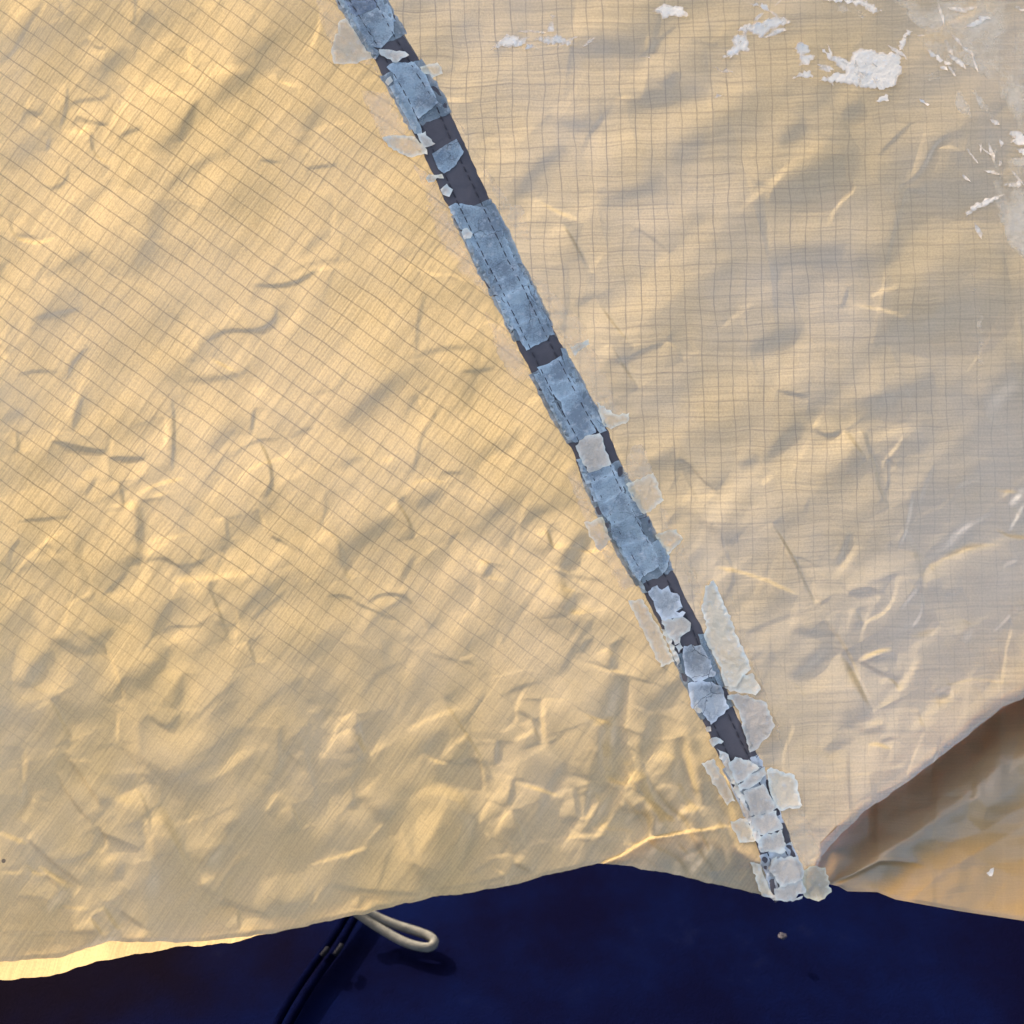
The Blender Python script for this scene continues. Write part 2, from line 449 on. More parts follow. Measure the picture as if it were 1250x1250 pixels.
def Z(ox, oy, k, pts):
    return [(ox + k * a, oy + k * b) for a, b in pts]
ZA = (0, 0, .336); ZB = (0, 400, .336); ZC = (0, 800, .36); ZD = (400, 850, .32); ZE = (930, 600, .256)
ZF = (930, 300, .256); ZG = (590, 0, .256); ZH = (930, 0, .256); ZI = (620, 500, .256); ZJ = (400, 400, .256)
ZK = (500, 230, .256); ZM = (380, 0, .256); ZN = (760, 700, .3361); ZO = (850, 850, .32)
DARK = [  # (zoom, width px, slope, points)
 (ZA, 2.2, .5, [(245, 310), (240, 400), (215, 470)]), (ZA, 2.5, .4, [(320, 435), (360, 450), (400, 455)]),
 (ZA, 3, .35, [(330, 470), (335, 560), (400, 600)]), (ZA, 4, .3, [(420, 500), (520, 460)]),
 (ZA, 4, .35, [(650, 520), (680, 430), (720, 360)]), (ZA, 7, .3, [(600, 690), (700, 610), (840, 540)]),
 (ZA, 14, .22, [(470, 1020), (550, 880), (590, 720)]), (ZA, 4, .3, [(110, 1160), (200, 1140), (300, 1120)]),
 (ZA, 7, .28, [(160, 1010), (240, 960), (330, 910)]), (ZA, 2.6, .6, [(920, 1035), (1020, 1040), (1090, 1020), (1160, 975)]),
 (ZA, 7, .3, [(1080, 940), (1130, 890), (1210, 830)]), (ZA, 2.6, .6, [(750, 1240), (820, 1195), (930, 1205), (1000, 1170), (1005, 1110)]),
 (ZA, 2.2, .35, [(940, 580), (1020, 590)]), (ZA, 2.2, .4, [(1110, 612), (1230, 598)]),
 (ZA, 3, .35, [(150, 670), (190, 690), (240, 660), (250, 600)]), (ZA, 14, .2, [(480, 100), (560, 40)]),
 (ZA, 11, .25, [(320, 340), (380, 260), (470, 170)]), (ZA, 12, .2, [(780, 390), (860, 300), (960, 180), (1010, 110)]),
 (ZA, 11, .2, [(1080, 530), (1130, 450), (1180, 360)]), (ZA, 4, .3, [(90, 400), (150, 420)]), (ZA, 3, .35, [(170, 550), (180, 500)]),
 (ZA, 16, .18, [(20, 620), (130, 500), (250, 430)]), (ZA, 12, .2, [(540, 560), (640, 500), (720, 380)]),
 (ZB, 2.6, .75, [(190, 412), (300, 440), (390, 452)]), (ZB, 2.4, .75, [(400, 472), (460, 476), (530, 475)]),
 (ZB, 3, .4, [(245, 190), (260, 130), (320, 70)]), (ZB, 3, .3, [(60, 170), (150, 155), (220, 165)]),
 (ZB, 4, .35, [(265, 380), (280, 310), (300, 250)]), (ZB, 6, .55, [(500, 630), (515, 720), (500, 780), (530, 830)]),
 (ZB, 2.4, .45, [(622, 250), (635, 340), (625, 520)]), (ZB, 2.2, .5, [(930, 390), (980, 480), (992, 560), (960, 620)]),
 (ZB, 8, .3, [(760, 460), (830, 390), (900, 330)]), (ZB, 10, .22, [(610, 210), (740, 80), (800, 10)]),
 (ZB, 2.4, .5, [(755, 930), (800, 1040), (830, 1130)]), (ZB, 3, .45, [(435, 560), (450, 660)]),
 (ZB, 2.4, .35, [(60, 705), (180, 692), (260, 690)]), (ZB, 3, .3, [(820, 690), (830, 770)]),
 (ZB, 6, .35, [(350, 1190), (370, 1130), (420, 1090)]), (ZB, 3, .35, [(900, 1140), (930, 1220)]),
 (ZB, 8, .28, [(90, 1250), (140, 1220), (200, 1180)]), (ZB, 5, .25, [(660, 190), (820, 185), (910, 150)]),
 (ZB, 3, .4, [(910, 390), (925, 290)]), (ZB, 4, .3, [(310, 610), (350, 540)]), (ZB, 3, .35, [(60, 380), (70, 450)]),
 (ZB, 8, .25, [(10, 340), (90, 300)]), (ZB, 7, .25, [(640, 900), (700, 840), (820, 780)]), (ZB, 9, .2, [(560, 1250), (640, 1140)]),
 (ZB, 9, .22, [(850, 1060), (960, 960), (1100, 880)]), (ZB, 6, .25, [(730, 580), (800, 480), (880, 440)]),
 (ZC, 8, .35, [(100, 110), (110, 70), (150, 30)]), (ZC, 4, .4, [(170, 150), (210, 220), (240, 290)]),
 (ZC, 6, .42, [(500, 430), (560, 540), (610, 660), (670, 780)]), (ZC, 4, .35, [(670, 780), (780, 840), (930, 890)]),
 (ZC, 4, .4, [(90, 620), (160, 690), (280, 780)]), (ZC, 3, .5, [(310, 890), (350, 955)]), (ZC, 4, .35, [(350, 850), (400, 930)]),
 (ZC, 4, .35, [(500, 200), (570, 255), (610, 200)]), (ZC, 6, .3, [(420, 700), (390, 770)]), (ZC, 5, .35, [(160, 870), (210, 800)]),
 (ZC, 7, .28, [(460, 110), (550, 20)]), (ZC, 8, .25, [(1120, 470), (1190, 410)]), (ZC, 2.5, .4, [(812, 930), (808, 850)]),
 (ZC, 2.5, .3, [(40, 818), (160, 826)]), (ZC, 2.5, .4, [(990, 510), (1020, 590)]), (ZC, 3, .3, [(350, 830), (500, 930)]),
 (ZC, 7, .25, [(760, 600), (820, 560)]), (ZC, 8, .2, [(1060, 330), (1100, 180)]), (ZC, 4, .3, [(1210, 200), (1230, 320)]),
 (ZC, 4, .3, [(50, 540), (90, 470), (60, 380)]), (ZC, 6, .3, [(620, 60), (600, 180)]), (ZC, 3, .35, [(330, 600), (480, 660)]),
 (ZC, 5, .3, [(700, 720), (760, 640)]), (ZC, 3, .3, [(0, 940), (200, 940), (350, 938)]),
 (ZD, 3, .45, [(440, 10), (560, 190), (630, 310)]), (ZD, 3, .5, [(648, 170), (640, 260)]), (ZD, 3, .4, [(780, 90), (810, 180)]),
 (ZD, 4, .45, [(690, 420), (712, 310)]), (ZD, 3, .5, [(705, 440), (760, 575)]), (ZD, 4, .4, [(710, 640), (780, 670)]),
 (ZD, 4, .5, [(1005, 330), (985, 440), (970, 490)]), (ZD, 12, .4, [(1040, 320), (1060, 220), (1100, 110)]),
 (ZD, 4, .4, [(940, 350), (960, 470)]), (ZD, 7, .3, [(870, 560), (930, 450)]), (ZD, 10, .35, [(1080, 560), (1090, 440), (1140, 340)]),
 (ZD, 10, .25, [(120, 380), (220, 480)]), (ZD, 5, .3, [(90, 120), (150, 230)]), (ZD, 3, .3, [(0, 720), (120, 740), (380, 760)]),
 (ZD, 3, .3, [(350, 740), (560, 720), (800, 660)]), (ZD, 3, .5, [(130, 760), (120, 810)]),
 (ZE, 2.4, .6, [(50, 150), (130, 280), (190, 400), (250, 530)]), (ZE, 4, .4, [(410, 485), (480, 470), (530, 465), (570, 490)]),
 (ZE, 4, .35, [(360, 350), (420, 200)]), (ZE, 3, .4, [(660, 570), (740, 460)]), (ZE, 8, .35, [(780, 320), (900, 250), (1000, 140)]),
 (ZE, 3, .4, [(470, 820), (560, 790), (650, 770)]), (ZE, 3, .5, [(1180, 190), (1250, 60)]), (ZE, 6, .3, [(450, 1150), (600, 1120)]),
 (ZE, 8, .35, [(960, 720), (1010, 640)]), (ZE, 4, .3, [(1150, 350), (1220, 330)]), (ZE, 6, .3, [(870, 500), (960, 480)]),
 (ZE, 5, .4, [(380, 770), (450, 900), (530, 1050)]), (ZE, 9, .3, [(140, 900), (240, 820), (330, 720)]), (ZE, 5, .35, [(820, 960), (900, 930)]),
 (ZE, 6, .25, [(300, 1240), (450, 1170)]), (ZE, 8, .25, [(540, 720), (700, 640), (830, 590)]), (ZE, 7, .25, [(1040, 1050), (1200, 960)]),
 (ZF, 8, .32, [(380, 760), (600, 730), (720, 690), (830, 630)]), (ZF, 8, .32, [(10, 1040), (100, 930), (200, 850)]),
 (ZF, 3, .5, [(240, 870), (310, 912), (380, 885)]), (ZF, 4, .3, [(400, 880), (500, 1020)]), (ZF, 12, .25, [(-60, 490), (80, 450), (210, 390)]),
 (ZF, 20, .2, [(40, 60), (300, 40), (600, 100)]), (ZF, 5, .4, [(1180, 1240), (1250, 1160)]), (ZF, 3, .3, [(70, 690), (220, 720)]),
 (ZF, 18, .2, [(600, 440), (900, 330), (1200, 270)]), (ZF, 14, .25, [(1060, 800), (1150, 700), (1250, 640)]), (ZF, 12, .2, [(450, 830), (640, 740)]),
 (ZG, 13, .26, [(540, 970), (740, 920), (870, 840)]), (ZG, 10, .26, [(160, 930), (250, 800), (400, 700)]),
 (ZG, 14, .25, [(680, 510), (860, 460), (1080, 440)]), (ZG, 8, .22, [(320, 540), (370, 590), (560, 600)]),
 (ZG, 2.4, .35, [(370, 1060), (430, 1140), (470, 1230)]), (ZG, 2.4, .35, [(720, 1085), (800, 1130), (890, 1210)]),
 (ZG, 9, .25, [(860, 420), (930, 340)]), (ZG, 12, .2, [(40, 240), (200, 170)]), (ZG, 16, .22, [(420, 200), (640, 230), (800, 270)]),
 (ZK, 2.6, .45, [(740, 180), (810, 300), (850, 390), (880, 400)]), (ZK, 2.6, .45, [(890, 520), (950, 620), (1070, 760)]), (ZK, 2.6, .5, [(960, 740), (1020, 850), (1090, 950)]),
 (ZK, 9, .22, [(780, 560), (900, 510)]), (ZH, 12, .26, [(80, 690), (140, 640), (220, 590)]), (ZH, 24, .26, [(-40, 960), (150, 910), (300, 850), (480, 740)]),
 (ZH, 9, .25, [(380, 560), (490, 500)]), (ZH, 20, .22, [(700, 880), (930, 950), (1150, 900)]), (ZH, 3, .3, [(680, 900), (780, 920)]),
 (ZI, 3, .45, [(800, 240), (850, 245), (920, 330), (990, 390)]), (ZI, 7, .28, [(820, 460), (950, 550), (1060, 650)]), (ZI, 8, .3, [(1100, 270), (1200, 230)]),
 (ZI, 9, .32, [(250, 760), (330, 660), (390, 590)]), (ZI, 7, .32, [(245, 740), (265, 820), (290, 980)]), (ZI, 6, .4, [(330, 870), (290, 960)]),
 (ZI, 4, .4, [(340, 1160), (370, 1110), (410, 1095)]), (ZI, 3, .35, [(190, 580), (210, 660)]), (ZI, 5, .35, [(490, 1240), (510, 1180), (480, 1130)]),
 (ZJ, 2.6, .55, [(330, 830), (390, 920), (410, 1000)]), (ZJ, 15, .28, [(40, 490), (250, 310), (520, 150)]), (ZJ, 15, .25, [(40, 1130), (200, 980), (320, 890)]),
 (ZJ, 6, .28, [(830, 600), (920, 470)]), (ZJ, 2.4, .35, [(630, 212), (720, 205), (800, 192)]), (ZJ, 2.4, .3, [(540, 690), (640, 695)]),
 (ZJ, 9, .3, [(1110, 1150), (1180, 1050), (1250, 960)]), (ZJ, 12, .2, [(640, 780), (720, 640), (850, 520)]), (ZJ, 3, .35, [(1040, 950), (1080, 1060)]),
 (ZJ, 9, .25, [(420, 860), (480, 820), (560, 770)]), (ZJ, 5, .3, [(760, 1190), (780, 1120)]), (ZJ, 6, .3, [(60, 680), (90, 640), (180, 620)]),
 (ZJ, 10, .2, [(620, 1010), (740, 940), (980, 760)]), (ZJ, 9, .22, [(820, 1060), (920, 940), (1040, 850)]),
]
BRIGHT = [
 (ZA, 5, .25, [(780, 270), (860, 250), (920, 255)]), (ZA, 6, .22, [(520, 330), (640, 300)]), (ZA, 4, .25, [(700, 250), (680, 170)]),
 (ZB, 3, .4, [(490, 612), (560, 570), (670, 545)]), (ZB, 5, .3, [(240, 390), (250, 310), (330, 120)]), (ZB, 4, .3, [(555, 612), (610, 600)]),
 (ZB, 4, .3, [(600, 440), (605, 330)]), (ZB, 5, .3, [(700, 860), (720, 820)]),
 (ZC, 4, .4, [(215, 330), (270, 400), (340, 510)]), (ZC, 3, .4, [(190, 400), (240, 490), (310, 570)]), (ZC, 3, .35, [(1040, 710), (1160, 680), (1240, 650)]),
 (ZC, 4, .3, [(0, 600), (90, 640)]), (ZC, 2.5, .3, [(0, 735), (70, 740)]), (ZC, 3, .35, [(180, 850), (300, 860)]), (ZC, 5, .3, [(490, 560), (520, 690)]),
 (ZC, 3, .4, [(900, 530), (940, 460)]), (ZC, 4, .25, [(120, 720), (260, 790)]),
 (ZD, 4, .4, [(822, 10), (820, 150), (842, 185)]), (ZD, 4, .35, [(630, 540), (690, 430)]), (ZD, 4, .35, [(550, 530), (620, 400)]),
 (ZD, 7, .35, [(880, 590), (1000, 440), (1120, 320)]), (ZD, 4, .4, [(1120, 260), (1160, 330), (1240, 420)]), (ZD, 3, .4, [(60, 620), (100, 590), (150, 580)]),
 (ZD, 4, .3, [(710, 325), (900, 385)]), (ZD, 3, .4, [(600, 620), (700, 600)]), (ZD, 4, .3, [(1010, 110), (1130, 70)]), (ZD, 4, .3, [(710, 170), (790, 130)]),
 (ZE, 3, .35, [(0, 410), (100, 460), (170, 490)]), (ZE, 3.2, .5, [(300, 610), (400, 740), (470, 900), (540, 1050)]), (ZE, 5, .35, [(340, 430), (460, 250)]),
 (ZE, 5, .35, [(740, 430), (860, 310), (1000, 260), (1150, 250)]), (ZE, 4, .4, [(450, 815), (530, 770), (620, 745)]), (ZE, 5, .4, [(570, 1020), (690, 900), (750, 780)]),
 (ZE, 8, .35, [(700, 1150), (850, 1000), (1000, 900)]), (ZE, 6, .3, [(480, 1130), (580, 1090)]), (ZE, 5, .3, [(700, 700), (850, 650)]),
 (ZG, 4, .3, [(250, 950), (350, 1010), (480, 1060)]), (ZI, 3, .35, [(990, 750), (1140, 780), (1240, 820)]), (ZF, 3, .3, [(430, 280), (560, 300), (690, 340)]),
 (ZF, 6, .25, [(500, 940), (640, 880), (760, 860)]), (ZF, 4, .3, [(0, 1140), (50, 1090)]), (ZJ, 6, .25, [(250, 640), (320, 620)]), (ZJ, 6, .22, [(700, 700), (800, 600)]),
]
for z, w, s, p in DARK:
    crease(Z(*z, p), s * (1.15 if w < 4.5 else 1.3 if w > 8.5 else 1), w * (0.55 if w < 4.5 else 0.85))
for z, w, s, p in BRIGHT:
    crease(Z(*z, p), s, w * (0.6 if w < 4.5 else 0.9), bright=True)
# small stray crinkles between them
for i in range(260):
    x, y = random.uniform(-240, 1490), random.uniform(-240, 1130)
    rgt = x > float(xc(y))
    if rgt and y < 560 and random.random() < 0.75:
        continue
    if not rgt and y < 650 and random.random() < 0.45:
        continue
    a = math.radians(random.gauss(-48, 42)); L = random.uniform(25, 110)
    b = a + random.gauss(0, .22)
    p = [(x, y), (x + L * .5 * math.cos(a), y + L * .5 * math.sin(a)), (x + L * .5 * (math.cos(a) + math.cos(b)), y + L * .5 * (math.sin(a) + math.sin(b)))]
    crease(p, random.uniform(.08, .26), random.uniform(1.6, 3.6), bright=random.random() < .4)
# branching thin crinkles, as worn coated nylon keeps them
for i in range(330):
    x, y = random.uniform(-240, 1490), random.uniform(-240, 1130)
    rgt = x > float(xc(y))
    if rgt and y < 520 and random.random() < 0.8:
        continue
    if not rgt and y < 560 and random.random() < 0.45:
        continue
    a = math.radians(random.choice((-60, -60, -35, 15, 55)) + random.gauss(0, 18)); p = [(x, y)]
    brt = random.random() < .38; sl = random.uniform(.12, .42); w_ = random.uniform(.9, 1.9)
    for k in range(random.randint(2, 4)):
        L = random.uniform(12, 34); x += L * math.cos(a); y += L * math.sin(a); p.append((x, y)); a += random.gauss(0, .55)
    crease(p, sl, w_, bright=brt)
    if random.random() < .5:
        k = random.randrange(1, len(p)); bx_, by_ = p[k]; a2 = a + random.choice((-1, 1)) * random.uniform(.6, 1.3); L = random.uniform(14, 40)
        crease([(bx_, by_), (bx_ + L * .5 * math.cos(a2), by_ + L * .5 * math.sin(a2)), (bx_ + L * math.cos(a2 + .3), by_ + L * math.sin(a2 + .3))], sl * .8, w_, bright=not brt)
# pleats gathered towards the lower end of the seam
for w_, sl, p in ((9, .5, [(758, 822), (744, 870), (738, 925), (748, 960)]), (6, .5, [(812, 1003), (790, 965), (782, 920), (800, 870)]), (5, .45, [(842, 1000), (828, 950), (826, 900)]),
                  (7, .4, [(870, 1010), (862, 960), (846, 900), (838, 860)]), (4, .5, [(712, 1020), (735, 985), (760, 950)]), (5, .4, [(690, 930), (668, 965), (655, 1010)]),
                  (4, .45, [(890, 1060), (885, 1020), (872, 980)]), (4, .4, [(820, 1060), (850, 1040), (880, 1032)]), (3, .5, [(840, 1066), (858, 1050), (868, 1030)])):
    crease(p, sl, w_)
for w_, sl, p in ((5, .45, [(772, 830), (762, 870), (760, 915)]), (4, .5, [(722, 1030), (752, 985), (772, 940)]), (4, .4, [(856, 985), (842, 940), (836, 900)]), (3, .5, [(776, 960), (800, 985), (826, 1005)]), (3, .45, [(880, 950), (893, 990), (905, 1030)])):
    crease(p, sl, w_, bright=True)
ph_ = np.arctan2(918 - GX, 1135 - GY); rr_ = np.hypot(918 - GX, 1135 - GY)
pl_ = np.sin(ph_ * 21 + 1.1 * np.sin(ph_ * 8 + 1) + 0.006 * rr_ + 0.5 * fnoise(80, 0, 1, 95))
pl_ = np.sign(pl_) * np.abs(pl_) ** 0.7
H += 3.0 * (rr_ / 150) * pl_ * sstep(rr_, 40, 110) * (1 - sstep(rr_, 150, 330)) * sstep(ph_, .06, .3) * (1 - sstep(ph_, .8, 1.3))
# where the hem folds over itself left of the seam end
fold = np.interp(GX, [700, 738, 760, 790, 838, 870, 900], [1075, 1051, 1042, 1023, 1014, 1010, 1006])
fw = sstep(GX, 715, 745) * (1 - sstep(GX, 835, 900))
H -= 8 * sstep(GY - fold, 0, 1.6) * fw * np.exp(-np.clip(GY - fold, 0, 999) / 30)
# raised welt of the seam
tw = (GX - xl(GY)) / (xr(GY) - xl(GY))
H = H - 0.5 * (H - Hbase) * np.exp(-((tw - .5) / 0.8) ** 2)
H += 2.2 * sstep(tw, -.18, .1) * (1 - sstep(tw, .9, 1.18))
H -= H[(GY > 0) & (GY < 1100) & (GX > 0) & (GX < 1250)].mean()

def samp(px, py, F=H):
    fx = np.clip((np.asarray(px, float) - X0) / ST, 0, NX - 1.001); fy = np.clip((np.asarray(py, float) - Y0) / ST, 0, NY - 1.001)
    i, j = fx.astype(int), fy.astype(int); a, b = fx - i, fy - j
    return (F[j, i] * (1 - a) + F[j, i + 1] * a) * (1 - b) + (F[j + 1, i] * (1 - a) + F[j + 1, i + 1] * a) * b

def pos(px, py, h):
    """photo pixel + height (px units, towards the viewer) -> cloth coordinates in metres"""
    hm = np.asarray(h, float) * K
    f = 1 - hm / D
    return np.stack([(np.asarray(px, float) - 625) * K * f, (625 - np.asarray(py, float)) * K * f, hm], -1)

# ------------------------------------------------------------------ object helpers
def grid_mesh(name, P, uv=None):
    """P: (rows, cols, 3) array -> smooth quad sheet"""
    r, c = P.shape[:2]
    me = bpy.data.meshes.new(name)
    idx = np.arange(r * c).reshape(r, c)
    q = np.stack([idx[:-1, :-1], idx[1:, :-1], idx[1:, 1:], idx[:-1, 1:]], -1).reshape(-1, 4)
    me.vertices.add(r * c); me.vertices.foreach_set('co', P.reshape(-1).astype(np.float32))
    me.loops.add(q.size); me.loops.foreach_set('vertex_index', q.reshape(-1).astype(np.int32))
    me.polygons.add(len(q)); me.polygons.foreach_set('loop_start', (np.arange(len(q)) * 4).astype(np.int32))
    try:
        me.polygons.foreach_set('loop_total', np.full(len(q), 4, np.int32))
    except Exception:
        pass
    me.update(calc_edges=True)
    me.polygons.foreach_set('use_smooth', np.ones(len(q), bool))
    if uv is not None:
        lay = me.uv_layers.new(name='UVMap')
        lay.data.foreach_set('uv', uv.reshape(-1, 2)[q.reshape(-1)].reshape(-1).astype(np.float32))
    me.validate()
    return me

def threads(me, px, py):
    """thread grid strength, painted weaker towards hem and right edge where less light passes"""
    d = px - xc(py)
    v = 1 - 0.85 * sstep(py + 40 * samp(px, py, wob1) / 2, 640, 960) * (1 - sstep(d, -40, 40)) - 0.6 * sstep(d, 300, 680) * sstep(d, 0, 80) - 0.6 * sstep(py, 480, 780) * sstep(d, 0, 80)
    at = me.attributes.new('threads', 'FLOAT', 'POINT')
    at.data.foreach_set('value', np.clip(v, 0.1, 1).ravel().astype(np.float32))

def link(name, me, mat=None, parent=None):
    o = bpy.data.objects.new(name, me)
    col.objects.link(o)
    if mat is not None:
        me.materials.append(mat)
    if parent is not None:
        o.parent = parent
    return o

def tag(o, label=None, cat=None, kind=None, group=None):
    if label: o['label'] = label
    if cat: o['category'] = cat
    if kind: o['kind'] = kind
    if group: o['group'] = group
    return o

# ------------------------------------------------------------------ the navy sheet underneath (setting)
HEM_V = (625 - 1180) * K
GZ = HEM_V * math.cos(PITCH) - 0.030
n = 180
ax = np.linspace(-1.1, 1.1, n); ay = np.linspace(-1.0, 1.2, n)
AX, AY = np.meshgrid(ax, ay)
r2 = np.random.default_rng(5)
gz = np.zeros_like(AX)
for _ in range(26):
    f = r2.uniform(5, 26); a = r2.uniform(0, math.pi); ph = r2.uniform(0, 6.28)
    gz += np.sin((AX * math.cos(a) + AY * math.sin(a)) * f + ph + 0.8 * np.sin(AX * 7 + ph)) * 0.012 / f
gz -= gz.max()
ground = link('ground_sheet', grid_mesh('ground_sheet', np.stack([AX, AY, GZ + gz], -1)[::-1]), M_NAVY)
tag(ground, 'dark navy sheet lying under the tan cloth', kind='structure')

def on_ground(px, py, lift=0.0):
    """the spot on the navy sheet that lies under this pixel of the photo"""
    c = cam.matrix_world.translation
    p = FLY @ Vector(pos(px, py, 0.0).tolist())
    d = p - c
    t = (GZ - 0.004 + lift - c.z) / d.z
    return c + d * t

# ------------------------------------------------------------------ the fly
fly = bpy.data.objects.new('tent_fly', None)
col.objects.link(fly)
fly.empty_display_size = 0.05
fly.matrix_world = FLY
tag(fly, 'crumpled tan ripstop tent fly with peeling tape along its dark seam', 'tent fly')

wob1 = fnoise(120, 0, 1, 61, 0.5); wob2 = fnoise(120, 0, 1, 62, 0.5); wob3 = fnoise(45, 0, 1, 63, .5); wob4 = fnoise(45, 0, 1, 64, .5)
def cloth_uv(px, py, ang, cell, tilt=0.0, wa=1.5, cu=None):
    a = math.radians(ang)
    X = px + wa * samp(px, py, wob1) + 0.4 * wa * samp(px, py, wob3)
    Y = py + wa * samp(px, py, wob2) + 0.4 * wa * samp(px, py, wob4)
    al = X * math.cos(a) + Y * math.sin(a)
    ac = -X * math.sin(a) + Y * math.cos(a)
    ac = ac + tilt * al
    return np.stack([al / cu if cu else al / cell, ac / cell], -1)

LB = np.array([(-300, 1190), (-120, 1182), (0, 1174), (72, 1169), (133, 1149), (175, 1150), (230, 1150), (280, 1146), (331, 1139), (375, 1130), (418, 1121), (450, 1114), (514, 1098), (560, 1091), (620, 1082), (680, 1065), (738, 1053), (770, 1058), (800, 1063), (860, 1076), (930, 1092), (970, 1096)], float)
RB = np.array([(930, 1092), (985, 1090), (994, 1075), (1001, 1046), (1029, 1016), (1055, 991), (1106, 956), (1160, 914), (1221, 866), (1250, 850), (1330, 800), (1420, 760), (1520, 720)], float)
def patch(rows, cols, xa, xb, yb, top=-255):
    V, U = np.meshgrid(np.linspace(0, 1, rows), np.linspace(0, 1, cols), indexing='ij')
    y = top + V * (1090 - top)
    for _ in range(14):
        x = xa(y) + U * (xb(y) - xa(y))
        y = 0.5 * y + 0.5 * (top + V * (yb(x) - top))
    return x, y
edge_j = np.cumsum(rng.standard_normal(4000)); edge_j = np.convolve(edge_j - np.convolve(edge_j, np.ones(60) / 60, 'same'), np.ones(5) / 5, 'same')
def yl_b(x): return np.interp(x, LB[:, 0], LB[:, 1]) + 0.25 * np.interp(x, np.arange(4000) - 400, edge_j)
def yr_b(x): return np.interp(x, RB[:, 0], RB[:, 1]) + 0.35 * np.interp(x, np.arange(4000) - 1400, edge_j)
px, py = patch(860, 730, lambda y: np.full_like(y, -255.0), xc, yl_b)
hh = samp(px, py)
hem = np.exp(-((yl_b(px) - py) / 3.5) ** 2)                 # rolled hem lip
hh = hh + 1.4 * np.clip(1 - (yl_b(px) - py) / 4.5, 0, 1)
left = link('fabric_panel', grid_mesh('fabric_panel', pos(px, py, hh), cloth_uv(px, py, 35.5, 20.3, wa=0.5, cu=16.3)), M_FLY, fly)
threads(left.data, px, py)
tag(left, 'left panel with its thread grid running aslant')
px, py = patch(800, 590, xc, lambda y: np.full_like(y, 1505.0), yr_b)
hh = samp(px, py)
hem = np.exp(-((yr_b(px) - py) / 4) ** 2) * sstep(px, 1000, 1030)
hh = hh + 0.7 * hem
right = link('fabric_panel', grid_mesh('fabric_panel', pos(px, py, hh), cloth_uv(px, py, 88.6, 18.6, wa=0.9)), M_FLYR, fly)
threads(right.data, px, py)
tag(right, 'right panel with upright thread grid')

# the layer that runs on behind the right panel's free edge
FB = np.array([(960, 1070), (1000, 1076), (1011, 1079), (1024, 1082), (1034, 1088), (1071, 1089), (1093, 1098), (1170, 1112), (1250, 1124), (1340, 1140), (1510, 1175)], float)
fl = np.linspace(0, 1, 150)
U, V = np.meshgrid(np.linspace(0, 1, 260), fl)
fx = 975 + U * (1505 - 975)
top = np.interp(fx, RB[:, 0], RB[:, 1]) - 17
bot = np.interp(fx, FB[:, 0], FB[:, 1])
fy = top + V * (bot - top)
edge_d = fy - np.interp(fx, RB[:, 0], RB[:, 1])             # px below the free edge
back = samp(fx, np.minimum(fy, np.interp(fx, RB[:, 0], RB[:, 1])))
room = np.interp(fx, [975, 1010, 1060, 1200, 1500], [3, 22, 56, 62, 70])
hollow = np.exp(-(np.clip(edge_d + 12, -60, 400) / 66) ** 2)
fh = back - 1.5 - (2.5 + room * hollow) * sstep(edge_d, -16, -1) - 0.15 * np.clip(edge_d - 70, 0, 400)
fh += 1.2 * samp(fx, fy, band) + 0.5 * samp(fx + 300, fy - 500, wob3)
ridge = np.interp(fx, [1005, 1040, 1074, 1090, 1118, 1140], [1082, 1067, 1050, 1050, 1053, 1058])
rw = sstep(fx, 1005, 1030) * (1 - sstep(fx, 1112, 1132))
fh += 7 * np.exp(-np.abs(fy - ridge) / 9) * rw * (fy < ridge) + 7 * np.exp(-((fy - ridge) / 4.0) ** 2) * rw * (fy >= ridge)
fh += 1.5 * np.exp(-((bot - fy) / 3) ** 2)
dl = (fx - 1190) * .8 + (fy - 1030) * 1.1
fh += 2.0 * bil(facets(58, .16, -40, 1.8, 91), fx, fy) * sstep(edge_d, 10, 70) * sstep(fx, 1015, 1070) + 2.2 * bil(facets(30, .10, -25, 1.8, 92), fx, fy) * sstep(edge_d, 20, 80) * sstep(fx, 1015, 1070)
flap = link('under_flap', grid_mesh('under_flap', pos(fx, fy, fh), cloth_uv(fx, fy, 88.6, 18.6)), M_FLAP, fly)
# unseen copies of the layer, added close behind the hollow to block sun
lim = np.interp(fx, [975, 1010, 1060, 1100, 1140, 1170, 1250, 1505], [0, 1, 44, 66, 60, 48, 40, 40])   # px below the free edge
for lay_ in range(2):
    ky = np.minimum(fy, np.interp(fx, RB[:, 0], RB[:, 1]) + lim - 3 * lay_)
    link('sun_block_layer', grid_mesh('sun_block_layer', pos(fx, ky, np.array([np.interp(ky[:, c], fy[:, c], fh[:, c]) for c in range(fx.shape[1])]).T - 3.5 - 3 * lay_), cloth_uv(fx, ky, 60, 18.6)), M_FLAP, fly)
tag(flap, 'brown shaded layer behind the free edge of the right panel')

# the rear layer: shows as the bright lit strip under the left hem and shades the lower cloth from behind
RBK = np.array([(-300, 1215), (-100, 1204), (0, 1195), (38, 1195), (80, 1186), (119, 1174), (216, 1156), (274, 1152), (331, 1139), (372, 1128), (418, 1120), (470, 1100), (600, 1060), (760, 1020), (1010, 1010), (1300, 930), (1500, 900)], float)
U, V = np.meshgrid(np.linspace(0, 1, 200), np.linspace(0, 1, 60))
bx = -255 + U * (470 + 255)
bot = np.interp(bx, RBK[:, 0], RBK[:, 1]) + 0.3 * np.interp(bx, np.arange(4000) - 900, edge_j)
by = bot - (14 + np.clip(np.interp(bx, RBK[:, 0], RBK[:, 1]) - np.interp(bx, LB[:, 0], LB[:, 1]), 0, 60)) * V
under = samp(bx, np.minimum(by, np.interp(bx, LB[:, 0], LB[:, 1])))
bh = under - 7 - 2.0 * np.clip(by - np.interp(bx, LB[:, 0], LB[:, 1]) + 2, 0, 99) + 0.5 * samp(bx, by, wob1)
